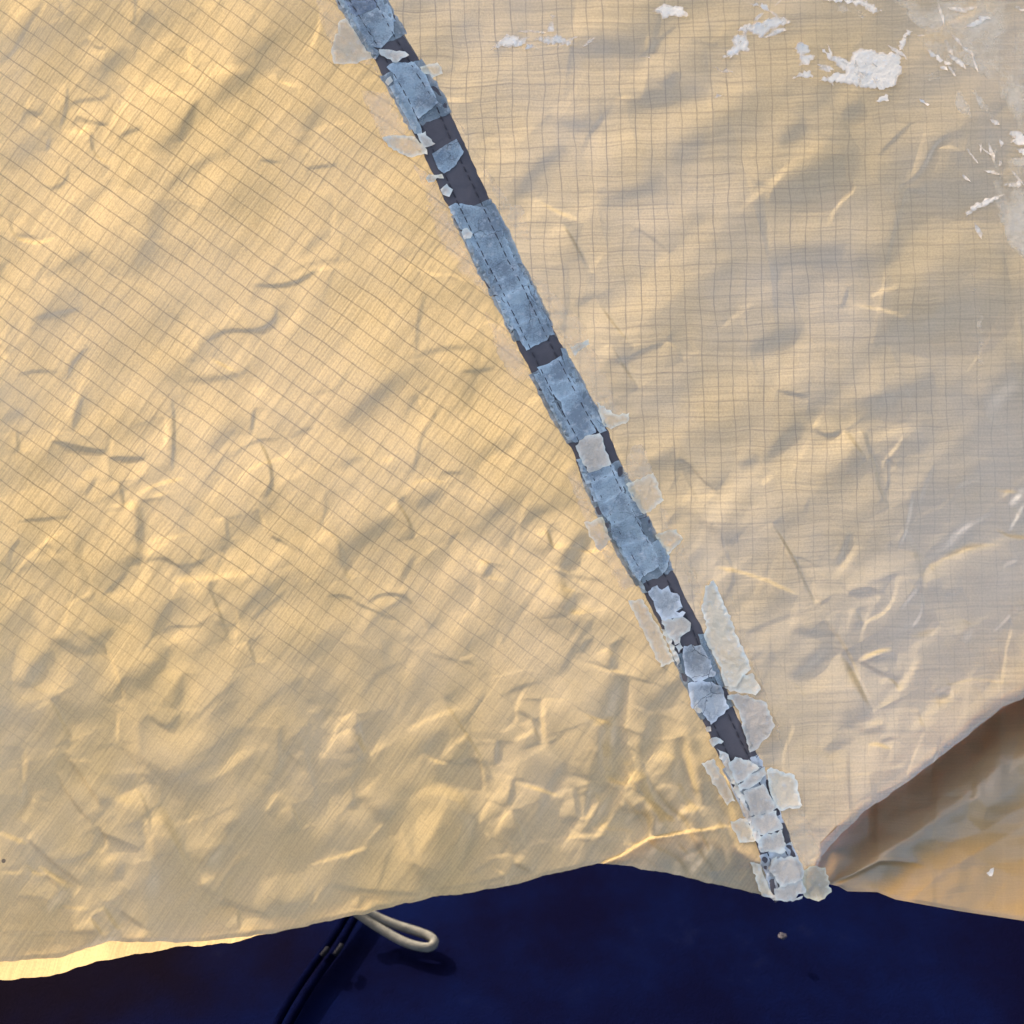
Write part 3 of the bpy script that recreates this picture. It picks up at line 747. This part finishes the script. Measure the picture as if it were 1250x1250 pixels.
rear = link('rear_layer', grid_mesh('rear_layer', pos(bx, by, bh), cloth_uv(bx, by, 20, 19)), M_FLY, fly)
tag(rear, 'pale sunlit strip of the layer behind the left hem')

# unseen layers added behind the hem below that fold, to dim the backlight
U3, V3 = np.meshgrid(np.linspace(0, 1, 110), np.linspace(0, 1, 40))
tx = 742 + U3 * (938 - 742)
ta = np.interp(tx, [738, 760, 790, 838, 870, 900, 940], [1052, 1044, 1027, 1019, 1024, 1034, 1050]); tb = yl_b(tx) - 2.0
ty = ta + V3 * (np.maximum(tb, ta + .5) - ta)
for lay_ in range(2):
    o = link('hem_block_layer', grid_mesh('hem_block_layer', pos(tx, ty, samp(tx, ty) - 3.0 - 2.5 * lay_), cloth_uv(tx, ty, 35.5, 20.3)), M_FLAP, fly)

# the seam: a dark felled strip with its own rolled edges
ys = np.arange(-255, 1094, 1.8)
ts = np.linspace(-0.02, 1.02, 26)
T, YS = np.meshgrid(ts, ys)
ej1 = np.interp(ys, np.arange(4000) - 600, edge_j)[:, None]; ej2 = np.interp(ys, np.arange(4000) - 2000, edge_j)[:, None]
slant = (xr(YS) - xl(YS)) * 0.42
yy = YS - slant * (T - .5)                                   # cross lines square to the seam
sx = xl(yy) + T * (xr(yy) - xl(yy)) + 0.35 * (ej1 * (1 - T) + ej2 * T)
crown = 2.0 * (1 - np.clip(np.abs(T - .5) / .52, 0, 1) ** 6)
groove = -0.7 * (np.exp(-((T - .24) / .035) ** 2) + np.exp(-((T - .77) / .035) ** 2))
SEAM_LIFT = 0.6
seam_h = samp(sx, yy) + SEAM_LIFT + crown + groove + .25 * np.sin(yy / 3.9) * (np.exp(-((T - .24) / .1) ** 2) + np.exp(-((T - .77) / .1) ** 2))
strip = link('seam_strip', grid_mesh('seam_strip', pos(sx, yy, seam_h)), M_SEAM, fly)
tag(strip, 'dark grey double-stitched seam')
def surf(px, py):
    """top surface: cloth, or the seam where it lies over it"""
    px = np.asarray(px, float); py = np.asarray(py, float)
    t = (px - xl(py)) / (xr(py) - xl(py))
    on = sstep(t, -.06, .04) * (1 - sstep(t, .96, 1.06))
    return samp(px, py) + on * (SEAM_LIFT + 2.0)

# stitches: one mesh, shared
def capsule(L, r, nseg=6):
    v, f = [], []
    prof = [(-L / 2, r * .35), (-L * .36, r), (L * .36, r), (L / 2, r * .35)]
    for a, rr in prof:
        for k in range(nseg):
            an = 2 * math.pi * k / nseg
            v.append((rr * math.cos(an), a, rr * .8 * math.sin(an)))
    for i in range(len(prof) - 1):
        for k in range(nseg):
            f.append((i * nseg + k, i * nseg + (k + 1) % nseg, (i + 1) * nseg + (k + 1) % nseg, (i + 1) * nseg + k))
    f.append(tuple(range(nseg))[::-1]); f.append(tuple(range((len(prof) - 1) * nseg, len(prof) * nseg)))
    me = bpy.data.meshes.new('stitch'); me.from_pydata(v, [], f); me.update()
    return me
st_me = capsule(9.0 * K, 0.7 * K); st_me.materials.append(M_STITCH)
for tt in (.24, .77):
    y = -20.0
    while y < 1085:
        x = float(xl(y) + tt * (xr(y) - xl(y))); y2 = y + 5; x2 = float(xl(y2) + tt * (xr(y2) - xl(y2)))
        h = float(samp(x, y)) + SEAM_LIFT + 2.65
        p0 = pos(x, y, h)
        o = bpy.data.objects.new('stitch', st_me); col.objects.link(o); o.parent = fly
        o.location = p0.tolist()
        o.rotation_euler = (0, 0, math.atan2(-(y2 - y), x2 - x) - math.pi / 2 + random.uniform(-.06, .06))
        o.scale = (1, random.uniform(.85, 1.1), 1)
        y += 10.3

# ------------------------------------------------------------------ flakes
def inside(p, poly):
    c = False; n = len(poly); j = n - 1
    for i in range(n):
        xi, yi = poly[i]; xj, yj = poly[j]
        if (yi > p[1]) != (yj > p[1]) and p[0] < (xj - xi) * (p[1] - yi) / (yj - yi + 1e-12) + xi:
            c = not c
        j = i
    return c

def flake(name, poly, mat, lift=1.2, curl=1.0, jag=0.7, thick=0.5, step=3.6, tilt=0.0, fine=5.0, grow=0.0):
    poly = [Vector(p) for p in poly]
    cc = sum(poly, Vector((0, 0))) / len(poly)
    poly = [p + (p - cc).normalized() * grow for p in poly]
    ring = []
    for a, b in zip(poly, poly[1:] + poly[:1]):
        L = (b - a).length; k = max(1, int(L / step))
        nrm = Vector((-(b - a).y, (b - a).x)); nrm = nrm.normalized() if nrm.length else nrm
        for i in range(k):
            j = 0 if i == 0 else random.gauss(0, jag)
            ring.append(a.lerp(b, i / k) + nrm * j + Vector((random.gauss(0, .2), random.gauss(0, .2))))
    xs = [p.x for p in ring]; ys_ = [p.y for p in ring]
    pts = []
    y = min(ys_) + fine / 2
    while y < max(ys_):
        x = min(xs) + fine / 2
        while x < max(xs):
            q = Vector((x + random.uniform(-1.4, 1.4), y + random.uniform(-1.4, 1.4)))
            if inside(q, ring) and min((q - r).length for r in ring) > fine * .45:
                pts.append(q)
            x += fine
        y += fine
    n0 = len(ring)
    vs, es, fs, _, _, _ = delaunay_2d_cdt(ring + pts, [], [list(range(n0))], 1, 1e-5)[:6]
    if not fs:
        return None
    c = sum(ring, Vector((0, 0))) / n0
    rad = max((p - c).length for p in ring) + 1e-6
    va = np.array([(p.x, p.y) for p in vs])
    base = surf(va[:, 0], va[:, 1])
    rr = np.hypot(va[:, 0] - c.x, va[:, 1] - c.y) / rad
    edge = np.array([min((p - r).length for r in ring) for p in vs])
    ca = random.uniform(0, 6.28)
    side = ((va[:, 0] - c.x) * math.cos(ca) + (va[:, 1] - c.y) * math.sin(ca)) / rad
    nse = np.array([random.gauss(0, 1) for _ in vs]) * (0.22 if fine > 4 else 0.09)
    if tilt == 0: tilt = random.uniform(0, .6) * curl
    h = base + lift + curl * (rr ** 3) * 1.2 + tilt * np.clip(side, 0, 1) ** 2 * 2.5 + nse * min(1, curl) - 0.25 * np.clip(1 - edge / 2, 0, 1)
    top_ = pos(va[:, 0], va[:, 1], h); bot_ = pos(va[:, 0], va[:, 1], h - thick)
    nv = len(va)
    faces = []
    ecount = {}
    for f in fs:
        a, b, d = f
        # photo y is down, so flip to keep the normal towards the viewer
        p, q, s = va[a], va[b], va[d]
        if (q[0] - p[0]) * (s[1] - p[1]) - (q[1] - p[1]) * (s[0] - p[0]) > 0:
            b, d = d, b
        faces.append((a, b, d)); faces.append((a + nv, d + nv, b + nv))
        for e in ((a, b), (b, d), (d, a)):
            ecount[e] = 1
    for (a, b) in list(ecount):
        if (b, a) not in ecount:
            faces.append((b, a, a + nv, b + nv))
    me = bpy.data.meshes.new(name)
    me.from_pydata(np.vstack([top_, bot_]).tolist(), [], faces); me.update()
    at = me.attributes.new('rim', 'FLOAT', 'POINT')
    rv = np.exp(-edge / 1.6); at.data.foreach_set('value', np.concatenate([rv, rv]).astype(np.float32))
    return link(name, me, mat, fly)

ADH = [  # faint adhesive residue beside the seam, pixels of the photo
 [(473, 20), (505, 60), (560, 150), (600, 215), (632, 262), (610, 250), (560, 150), (500, 52)],
 [(607, 252), (636, 250), (646, 270), (650, 292), (640, 296), (626, 290)],
 [(640, 330), (668, 345), (690, 372), (716, 400), (720, 420), (700, 430), (672, 392)],
 [(676, 408), (716, 415), (734, 440), (760, 500), (770, 515), (745, 530), (722, 485), (700, 440)],
 [(385, 0), (410, 0), (445, 62), (415, 78), (395, 40)],
 [(404, 52), (450, 68), (470, 105), (455, 80), (410, 72)],
 [(440, 110), (476, 112), (500, 162), (470, 180), (452, 140)],
 [(505, 200), (532, 222), (552, 262), (590, 350), (560, 300), (520, 240)],
 [(520, 250), (548, 258), (600, 362), (566, 340), (535, 290)],
 [(592, 380), (618, 398), (648, 462), (628, 470), (606, 430)],
 [(690, 575), (702, 560), (722, 612), (742, 660), (715, 640)],
 [(800, 590), (822, 640), (850, 700), (862, 755), (836, 700), (806, 640)],
 [(957, 1001), (978, 985), (990, 1012), (1003, 1050), (982, 1062), (965, 1030)],
 [(872, 835), (905, 830), (918, 850), (900, 842)],
 [(890, 720), (905, 760), (930, 830), (950, 890), (960, 930), (935, 850), (905, 780)],
]
for p in ADH:
    flake('residue_film', p, M_RESID, .45, .1, .8, .25, 5, .01, 8)

TAPE = [ # (zoom, material, lift, curl, polygon in zoom pixels)
 (ZM, 'b', 1, .4, [(318, 0), (355, 0), (398, 95), (382, 100), (322, 45)]), (ZM, 'r', 1, .4, [(132, 0), (152, 0), (208, 72), (196, 130), (166, 65)]),
 (ZM, 'b', 1.2, .5, [(205, 90), (320, 42), (385, 100), (388, 160), (330, 225), (290, 215), (230, 130)]),
 (ZM, 'r', 1.2, .6, [(170, 60), (203, 90), (290, 222), (325, 250), (305, 275), (280, 260), (190, 110)]),
 (ZM, 'w', 2.4, 1.8, [(325, 235), (445, 245), (462, 262), (405, 295), (335, 265)]),
 (ZM, 'b', 1.2, .6, [(365, 325), (395, 305), (490, 305), (545, 370), (560, 410), (600, 485), (510, 560), (480, 510), (400, 395), (395, 350)]),
 (ZM, 'r', 1.2, .6, [(375, 420), (400, 405), (475, 515), (520, 610), (525, 635), (490, 630), (450, 540)]),
 (ZM, 'w', 1.6, 1, [(355, 390), (375, 365), (387, 385), (367, 405)]),
 (ZM, 'w', 2.2, 1.5, [(505, 640), (545, 630), (588, 685), (540, 700)]), (ZM, 'c', 2.2, 2.5, [(340, 655), (400, 648), (490, 655), (548, 712), (552, 735), (460, 745), (370, 700)]),
 (ZM, 'b', 1.5, .9, [(585, 735), (640, 700), (690, 670), (720, 725), (685, 780), (635, 820), (610, 800)]),
 (ZM, 'c', 2, 1.5, [(550, 850), (560, 835), (620, 830), (628, 850), (560, 868)]), (ZM, 'w', 1.4, .8, [(620, 905), (645, 880), (670, 905), (655, 935), (630, 925)]),
 (ZM, 'c', 1, .5, [(520, 320), (600, 298), (625, 350), (575, 370), (545, 350)]),
 (ZM, 'c', .8, .6, [(95, 250), (140, 100), (165, 90), (225, 185), (290, 275), (200, 300), (110, 300)]),
 (ZM, 'd', .7, .2, [(212, 78), (305, 38), (312, 2), (160, 2)]),
 (ZK, 'b', 1, .4, [(190, 90), (225, 75), (360, 95), (440, 205), (300, 215), (250, 190)]), (ZK, 'b', 1, .4, [(300, 222), (442, 212), (520, 390), (420, 440), (330, 300), (290, 240)]),
 (ZK, 'b', 1, .4, [(422, 447), (522, 397), (558, 455), (445, 513), (407, 500)]), (ZK, 'r', .9, .3, [(370, 90), (405, 78), (480, 230), (575, 450), (560, 458), (470, 290), (400, 140)]),
 (ZK, 'r', .9, .3, [(262, 240), (286, 242), (415, 450), (436, 505), (400, 495), (330, 385)]),
 (ZK, 'w', 1.8, 1, [(250, 210), (275, 190), (298, 215), (290, 235), (262, 240)]),
 (ZK, 'b', 1, .4, [(445, 522), (555, 467), (622, 603), (500, 650), (482, 600)]), (ZK, 'r', .9, .3, [(572, 462), (590, 470), (690, 690), (668, 692), (600, 560)]),
 (ZK, 'r', 1, .5, [(410, 520), (438, 522), (500, 655), (480, 680), (455, 620)]), (ZK, 'b', 1.1, .5, [(497, 662), (625, 612), (665, 690), (650, 720), (560, 765), (545, 740), (520, 680)]),
 (ZK, 'b', 1.1, .5, [(615, 855), (670, 840), (718, 805), (760, 897), (700, 930), (650, 920)]), (ZK, 'r', .9, .3, [(725, 770), (745, 770), (822, 930), (800, 945), (755, 860)]),
 (ZK, 'r', .9, .4, [(595, 890), (618, 885), (655, 940), (625, 950)]), (ZK, 'b', 1, .4, [(652, 935), (762, 903), (800, 958), (720, 1008), (690, 980)]),
 (ZK, 'b', 1, .4, [(722, 1013), (803, 965), (870, 1120), (882, 1160), (790, 1205), (772, 1190), (750, 1110)]), (ZK, 'r', .9, .4, [(625, 952), (650, 945), (742, 1110), (770, 1195), (750, 1195), (690, 1070)]),
 (ZK, 'r', .9, .4, [(802, 945), (826, 935), (935, 1150), (905, 1160), (872, 1110)]),
 (ZK, 'c', .8, .7, [(770, 760), (850, 720), (855, 745), (800, 780), (790, 800)]), (ZK, 'c', .8, .7, [(890, 1020), (980, 1080), (1045, 1070), (1040, 1110), (960, 1145), (930, 1130)]),
 (ZI, 'w', 1.6, .8, [(325, 175), (370, 130), (435, 115), (490, 258), (440, 280), (385, 298), (345, 225)]), (ZI, 'b', 1.2, .5, [(385, 302), (440, 284), (492, 264), (510, 298), (400, 345)]),
 (ZI, 'r', 1, .5, [(330, 245), (350, 240), (395, 340), (372, 350)]), (ZI, 'b', 1.2, .5, [(405, 350), (515, 305), (550, 390), (460, 440), (430, 420)]),
 (ZI, 'r', 1.2, .5, [(395, 378), (425, 383), (442, 425), (415, 435)]), (ZI, 'b', 1.3, .6, [(460, 447), (530, 402), (565, 410), (600, 502), (500, 545), (472, 490)]),
 (ZI, 'r', 1.2, .5, [(430, 442), (455, 452), (490, 518), (475, 525), (455, 490)]), (ZI, 'b', 1.3, .6, [(497, 550), (600, 507), (630, 540), (640, 590), (660, 610), (540, 650), (502, 600)]),
 (ZI, 'b', 1.3, .7, [(545, 656), (665, 614), (700, 690), (715, 745), (640, 790), (630, 815), (600, 770), (562, 700)]), (ZI, 'r', 1.2, .6, [(505, 612), (535, 652), (600, 760), (662, 865), (640, 870), (560, 720)]),
 (ZI, 'r', 1.4, .8, [(690, 640), (720, 620), (765, 700), (755, 750), (735, 775), (702, 692)]), (ZI, 'c', 2.0, 1.6, [(705, 600), (750, 582), (800, 573), (832, 615), (765, 690), (735, 640)]),
 (ZI, 'B', 1.6, 1, [(670, 870), (690, 850), (715, 840), (735, 862), (765, 842), (775, 872), (815, 890), (830, 940), (800, 960), (845, 965), (832, 985), (735, 1000), (700, 930)]),
 (ZI, 'w', 1.8, 1.2, [(737, 1003), (830, 988), (870, 1020), (865, 1055), (835, 1070), (820, 1110), (797, 1120), (750, 1050)]),
 (ZI, 'w', 1.4, .8, [(730, 1050), (752, 1052), (815, 1180), (805, 1220), (780, 1150)]), (ZI, 'w', 2.2, 1.2, [(800, 1130), (820, 1113), (832, 1135), (815, 1157)]),
 (ZI, 'r', 1.2, .5, [(525, 330), (560, 318), (568, 345), (550, 360)]), (ZI, 'r', 1.1, .5, [(555, 362), (575, 360), (640, 495), (610, 500), (590, 450)]),
 (ZN, 'B', 1.8, 1, [(218, 300), (225, 265), (285, 262), (300, 290), (335, 370), (260, 390), (235, 370)]), (ZN, 'r', 1.5, .7, [(275, 225), (300, 225), (370, 400), (355, 410), (320, 340)]),
 (ZN, 'B', 1.8, 1, [(240, 400), (280, 390), (355, 410), (385, 490), (355, 515), (320, 548), (290, 500), (255, 490)]),
 (ZN, 'C', 2.6, 2.2, [(287, 130), (300, 60), (330, 28), (340, 45), (400, 190), (465, 345), (430, 378), (415, 408), (372, 408), (350, 330), (302, 240), (305, 175)]),
 (ZN, 'C', 2.6, 1.8, [(372, 414), (402, 394), (430, 380), (470, 363), (500, 420), (480, 440), (430, 433)]),
 (ZN, 'W', 3.4, 2.6, [(382, 445), (420, 437), (520, 470), (552, 555), (535, 580), (480, 640), (462, 647), (450, 600), (440, 570), (425, 500)]),
 (ZN, 'C', 2.4, 1.8, [(525, 715), (540, 705), (625, 735), (650, 840), (640, 850), (570, 858), (540, 800)]),
 (ZN, 'w', 3, 2.6, [(385, 690), (410, 668), (470, 690), (495, 707), (450, 740), (420, 762), (400, 730)]), (ZN, 'w', 3.2, 1.8, [(420, 767), (515, 703), (522, 730), (490, 760), (430, 790)]),
 (ZN, 'w', 2.2, 1, [(440, 793), (510, 766), (560, 850), (540, 868), (468, 880)]), (ZN, 'w', 2.2, 1, [(465, 886), (557, 864), (580, 925), (510, 950), (482, 930)]),
 (ZN, 'w', 2.3, 1.1, [(500, 958), (580, 932), (592, 1005), (575, 1018), (510, 1005)]), (ZN, 'w', 2, 1.2, [(345, 640), (385, 660), (420, 770), (480, 910), (515, 1010), (500, 1010), (430, 840), (370, 700)]),
 (ZN, 'w', 2.8, 1.5, [(535, 1080), (555, 1037), (630, 1030), (655, 1080), (650, 1110), (570, 1140), (555, 1100)]), (ZN, 'w', 2.6, 1.2, [(553, 1145), (650, 1115), (662, 1160), (600, 1187), (555, 1182)]),
 (ZN, 'o', 2.2, 1.2, [(650, 1092), (680, 1065), (735, 1070), (757, 1155), (712, 1188), (662, 1170)]), (ZN, 'c', 1.6, 1.6, [(288, 690), (330, 675), (372, 750), (408, 825), (380, 840), (340, 770)]),
 (ZN, 'c', 1.4, 1.2, [(395, 900), (448, 890), (482, 970), (425, 975)]), (ZN, 'c', 1.4, 1.2, [(462, 1050), (500, 1060), (545, 1172), (505, 1167)]),
 (ZN, 'w', 2.6, 1.5, [(530, 1075), (545, 1040), (560, 1030), (552, 1065)]), (ZN, 'w', 2, 1, [(260, 492), (275, 488), (288, 500), (270, 503)]),
 (ZN, 'w', 2, 1, [(300, 562), (318, 558), (322, 572), (308, 574)]), (ZN, 'w', 2.2, 1, [(316, 606), (340, 596), (365, 610), (345, 616), (330, 630)]),
 (ZI, 'c', 1.8, 1.6, [(575, 915), (640, 905), (720, 1050), (795, 1200), (725, 1225), (650, 1060)]), (ZI, 'c', 1.2, .9, [(365, 540), (450, 515), (490, 620), (440, 670), (420, 650)]),
 (ZI, 'R', .8, .6, [(445, 675), (492, 625), (560, 760), (600, 840), (540, 855), (490, 770)]),
 (ZI, 'R', 1, .7, [(560, 352), (552, 280), (590, 180), (635, 165), (665, 235), (690, 300), (600, 340)]), (ZI, 'c', 1.1, .8, [(565, 358), (692, 303), (742, 430), (650, 495), (600, 430)]),
 (ZO, 'w', 2.4, 1.5, [(250, 760), (300, 758), (360, 772), (405, 762), (400, 772), (345, 782), (305, 778)]),
]
M_DARKB = mat_film('clear_tape', (0.26, 0.30, 0.34), 0.6, 0.2, 0.12, 0.3, 0.2)
M_BW = mat_film('whitened_tape', (0.68, 0.66, 0.58), 0.08, 0.35, 0.07, 0.35, 0.25, 0.5, crack=0.7)
M_BASE = mat_film('bonded_tape', (0.36, 0.40, 0.37), 0.42, 0.6, 0.10, 0.3, 0.2, 0.6, 0.1)
M_OLIVE = mat_film('yellowed_tape', (0.78, 0.66, 0.42), 0.35, 0.25, 0.08, 0.35, 0.4, 0.85)
M_CREAMO = mat_film('thick_cream_tape', (1.0, 0.79, 0.49), 0.05, 0.6, 0.07, 0.3, 0.12, 0.86)
MATS = {'b': M_BLUE, 'r': M_RIM, 'w': M_WHITE, 'c': M_CREAM, 'd': M_DARKB, 'B': M_BW, 'C': M_CREAMO, 'W': M_WHITE, 'R': M_RESID, 'o': M_OLIVE}
for ya, yb, mt in ((-30, 52, 'r'), (82, 148, 'r'), (253, 352, 'r'), (352, 408, 'r'), (447, 532, 'r'), (572, 640, 'r'), (640, 706, 'r'), (792, 870, 'r'), (930, 1012, 'q'), (1036, 1092, 'q')):
    A_, B_ = [], []
    for y in np.linspace(ya, yb, max(3, int((yb - ya) / 12))):
        wd = float(xr(y) - xl(y)); A_.append((float(xl(y)) + .02 * wd + random.gauss(0, .8), y + .20 * wd)); B_.append((float(xr(y)) - .03 * wd + random.gauss(0, .8), y - .20 * wd))
    flake('tape_film', B_[::-1] + A_ if False else A_ + B_[::-1], M_BASE if mt == 'r' else M_BW, .35, .15, .8, .2, 4.5, .01, 8)
for z, m, lift, curl, p in TAPE:
    flake('tape_flake', Z(*z, p), MATS[m], lift * (.75 if m in 'br' else 1), curl, .5 if m in 'br' else .9, .28 if m in 'br' else .4, grow=2.0 if m in 'br' else .9)

GLINTS = [  # glints on the shiny coating, put in as pale flakes
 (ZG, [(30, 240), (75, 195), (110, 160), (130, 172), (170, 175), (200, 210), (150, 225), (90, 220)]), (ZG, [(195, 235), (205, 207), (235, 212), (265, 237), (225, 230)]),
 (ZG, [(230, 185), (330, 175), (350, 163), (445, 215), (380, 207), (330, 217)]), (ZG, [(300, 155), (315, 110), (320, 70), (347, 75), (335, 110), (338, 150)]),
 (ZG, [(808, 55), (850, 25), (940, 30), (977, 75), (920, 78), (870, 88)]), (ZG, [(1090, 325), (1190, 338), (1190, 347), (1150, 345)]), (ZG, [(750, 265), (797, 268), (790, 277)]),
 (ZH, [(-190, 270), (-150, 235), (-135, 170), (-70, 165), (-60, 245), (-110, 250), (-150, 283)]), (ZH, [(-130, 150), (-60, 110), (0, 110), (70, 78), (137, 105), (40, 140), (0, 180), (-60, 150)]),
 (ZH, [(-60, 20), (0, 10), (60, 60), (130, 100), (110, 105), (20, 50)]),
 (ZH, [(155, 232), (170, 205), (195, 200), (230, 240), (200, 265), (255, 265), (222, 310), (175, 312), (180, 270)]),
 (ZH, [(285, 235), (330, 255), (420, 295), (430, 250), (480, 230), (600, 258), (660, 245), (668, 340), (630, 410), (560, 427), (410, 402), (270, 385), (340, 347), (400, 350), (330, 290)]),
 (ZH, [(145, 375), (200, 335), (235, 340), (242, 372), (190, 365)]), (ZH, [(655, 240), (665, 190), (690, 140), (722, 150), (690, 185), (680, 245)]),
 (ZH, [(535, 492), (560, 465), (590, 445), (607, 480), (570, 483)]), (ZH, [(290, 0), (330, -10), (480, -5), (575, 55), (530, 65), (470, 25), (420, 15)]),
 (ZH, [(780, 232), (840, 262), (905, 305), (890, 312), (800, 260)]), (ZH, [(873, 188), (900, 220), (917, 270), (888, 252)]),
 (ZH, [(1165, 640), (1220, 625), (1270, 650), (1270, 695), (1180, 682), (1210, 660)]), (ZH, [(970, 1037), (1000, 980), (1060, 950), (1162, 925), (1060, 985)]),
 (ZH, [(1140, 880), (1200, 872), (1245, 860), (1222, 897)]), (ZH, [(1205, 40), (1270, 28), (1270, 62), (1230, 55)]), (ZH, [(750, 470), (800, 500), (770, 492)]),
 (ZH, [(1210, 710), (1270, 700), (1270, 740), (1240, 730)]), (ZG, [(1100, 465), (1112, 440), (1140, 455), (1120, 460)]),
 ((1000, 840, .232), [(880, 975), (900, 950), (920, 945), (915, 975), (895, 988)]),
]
for z, p in GLINTS:
    flake('glint_flake', Z(*z, p), M_GLINT, .8, 1.3, 1.3, .3, 2.6, .5, 3.5)
rs = random.Random(21)  # smaller pale shards, also standing for glints
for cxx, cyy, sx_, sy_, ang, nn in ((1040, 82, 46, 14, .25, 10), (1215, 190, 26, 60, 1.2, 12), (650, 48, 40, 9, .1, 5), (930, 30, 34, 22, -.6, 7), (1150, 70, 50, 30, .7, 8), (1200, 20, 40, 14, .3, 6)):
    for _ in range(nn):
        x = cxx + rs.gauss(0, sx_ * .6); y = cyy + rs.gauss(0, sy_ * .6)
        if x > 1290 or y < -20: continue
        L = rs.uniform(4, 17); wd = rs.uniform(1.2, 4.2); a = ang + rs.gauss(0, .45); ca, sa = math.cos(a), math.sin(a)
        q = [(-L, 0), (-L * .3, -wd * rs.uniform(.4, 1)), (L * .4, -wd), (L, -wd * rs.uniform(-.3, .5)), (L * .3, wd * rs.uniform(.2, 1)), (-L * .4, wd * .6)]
        flake('glint_flake', [(x + u * ca - v * sa, y + u * sa + v * ca) for u, v in q], M_GLINT, .9, 1.2, .5, .3, 2.6, .5, 3.5)
M_HAZE = mat_film('pale_coating_film', (0.98, 0.86, 0.64), 0.78, 1.2, 0.04, 0.45, 0.3, 0.95, 0.0, 0.35)  # thin pale film over the coating, see-through in patches
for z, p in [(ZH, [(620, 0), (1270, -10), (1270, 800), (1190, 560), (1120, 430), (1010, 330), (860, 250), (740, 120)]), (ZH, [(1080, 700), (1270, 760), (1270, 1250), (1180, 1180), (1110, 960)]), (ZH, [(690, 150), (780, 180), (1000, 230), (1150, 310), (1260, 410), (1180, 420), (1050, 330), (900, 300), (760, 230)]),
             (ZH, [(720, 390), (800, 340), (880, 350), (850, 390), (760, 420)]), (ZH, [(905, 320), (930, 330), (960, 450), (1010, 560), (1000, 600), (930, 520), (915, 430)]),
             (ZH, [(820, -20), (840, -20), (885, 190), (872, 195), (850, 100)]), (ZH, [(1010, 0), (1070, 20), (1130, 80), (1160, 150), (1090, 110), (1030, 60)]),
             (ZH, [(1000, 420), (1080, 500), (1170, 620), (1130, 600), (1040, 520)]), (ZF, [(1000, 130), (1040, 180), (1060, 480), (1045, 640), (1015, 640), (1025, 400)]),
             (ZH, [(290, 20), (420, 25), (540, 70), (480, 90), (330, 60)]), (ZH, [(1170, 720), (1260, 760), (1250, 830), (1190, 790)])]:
    flake('coating_residue', Z(*z, p), M_HAZE, .5, .2, 1.6, .25, 5, .02, 7)

# ------------------------------------------------------------------ things on the navy sheet
def tube(name, pts, r, mat, parent=None, nseg=12, smooth=3, close=False, flat=1.0):
    P = [Vector(p) for p in pts]
    for _ in range(smooth):
        q = [] if close else [P[0]]
        m = len(P)
        for i in range(m if close else m - 1):
            a, b = P[i], P[(i + 1) % m]
            q += [a.lerp(b, .25), a.lerp(b, .75)]
        if not close: q.append(P[-1])
        P = q
    v, f = [], []
    m = len(P)
    up = Vector((0, 0, 1))
    for i, p in enumerate(P):
        t = (P[(i + 1) % m] - P[i - 1]) if close else (P[min(i + 1, m - 1)] - P[max(i - 1, 0)])
        t.normalize(); s = t.cross(up)
        s = s.normalized() if s.length > 1e-4 else Vector((1, 0, 0)); u = s.cross(t)
        for k in range(nseg):
            a = 2 * math.pi * k / nseg
            v.append(p + s * r * math.cos(a) + u * r * flat * math.sin(a))
    for i in range(m if close else m - 1):
        j = (i + 1) % m
        for k in range(nseg):
            f.append((i * nseg + k, i * nseg + (k + 1) % nseg, j * nseg + (k + 1) % nseg, j * nseg + k))
    if not close:
        f.append(tuple(range(nseg))[::-1]); f.append(tuple(range((m - 1) * nseg, m * nseg)))
    me = bpy.data.meshes.new(name); me.from_pydata([tuple(p) for p in v], [], f); me.update()
    me.polygons.foreach_set('use_smooth', np.ones(len(f), bool))
    return link(name, me, mat, parent)

# white elastic loop: two strands that meet in a rounded end
lp = [on_ground(*p, lift=l) for p, l in (((436, 1104), .012), ((458, 1119), .008), ((482, 1129), .006), ((506, 1136), .005), ((523, 1142), .005), ((532, 1149), .005), ((526, 1157), .005), ((511, 1156), .005), ((490, 1149), .005), ((468, 1136), .006), ((449, 1124), .008), ((424, 1106), .012))]
loop = tube('cord_loop', lp, 0.0019, M_LOOP)
tag(loop, 'white elastic cord loop poking out from under the left hem', 'cord loop')
# dark doubled cord going down to the left
dc = bpy.data.objects.new('drawcord', None); col.objects.link(dc); dc.empty_display_size = .02
tag(dc, 'dark navy doubled drawcord with two pale tips on the blue sheet', 'drawcord')
for k, off in enumerate((0, 15)):
    c_ = [on_ground(x + off * (0.8 if i < 2 else 1), y, .004) for i, (x, y) in enumerate(((436, 1095), (416, 1130), (396, 1160), (372, 1192), (345, 1235), (318, 1290), (290, 1360)))]
    tube('cord', c_, 0.0017, M_CORD, dc)
for (x, y), (x2, y2) in (((393, 1167), (400, 1158)), ((409, 1166), (417, 1154))):
    tube('cord_tip', [on_ground(x, y, .007), on_ground((x + x2) / 2, (y + y2) / 2, .0078), on_ground(x2, y2, .007)], 0.0012, M_BEAD, dc, 8, 1)
# a speck of lint
lc = on_ground(955, 1143, .003)
v = []; f = []
rl = random.Random(3)
bm_me = bpy.data.meshes.new('lint_speck')
import bmesh
bm = bmesh.new(); bmesh.ops.create_icosphere(bm, subdivisions=2, radius=.0015)
for vv in bm.verts:
    vv.co *= 1 + rl.uniform(-.35, .35); vv.co.z *= .6
bm.to_mesh(bm_me); bm.free()
lint = link('lint_speck', bm_me, M_LINT)
lint.location = lc
tag(lint, 'tiny grey speck of lint on the blue sheet below the seam end', 'lint')
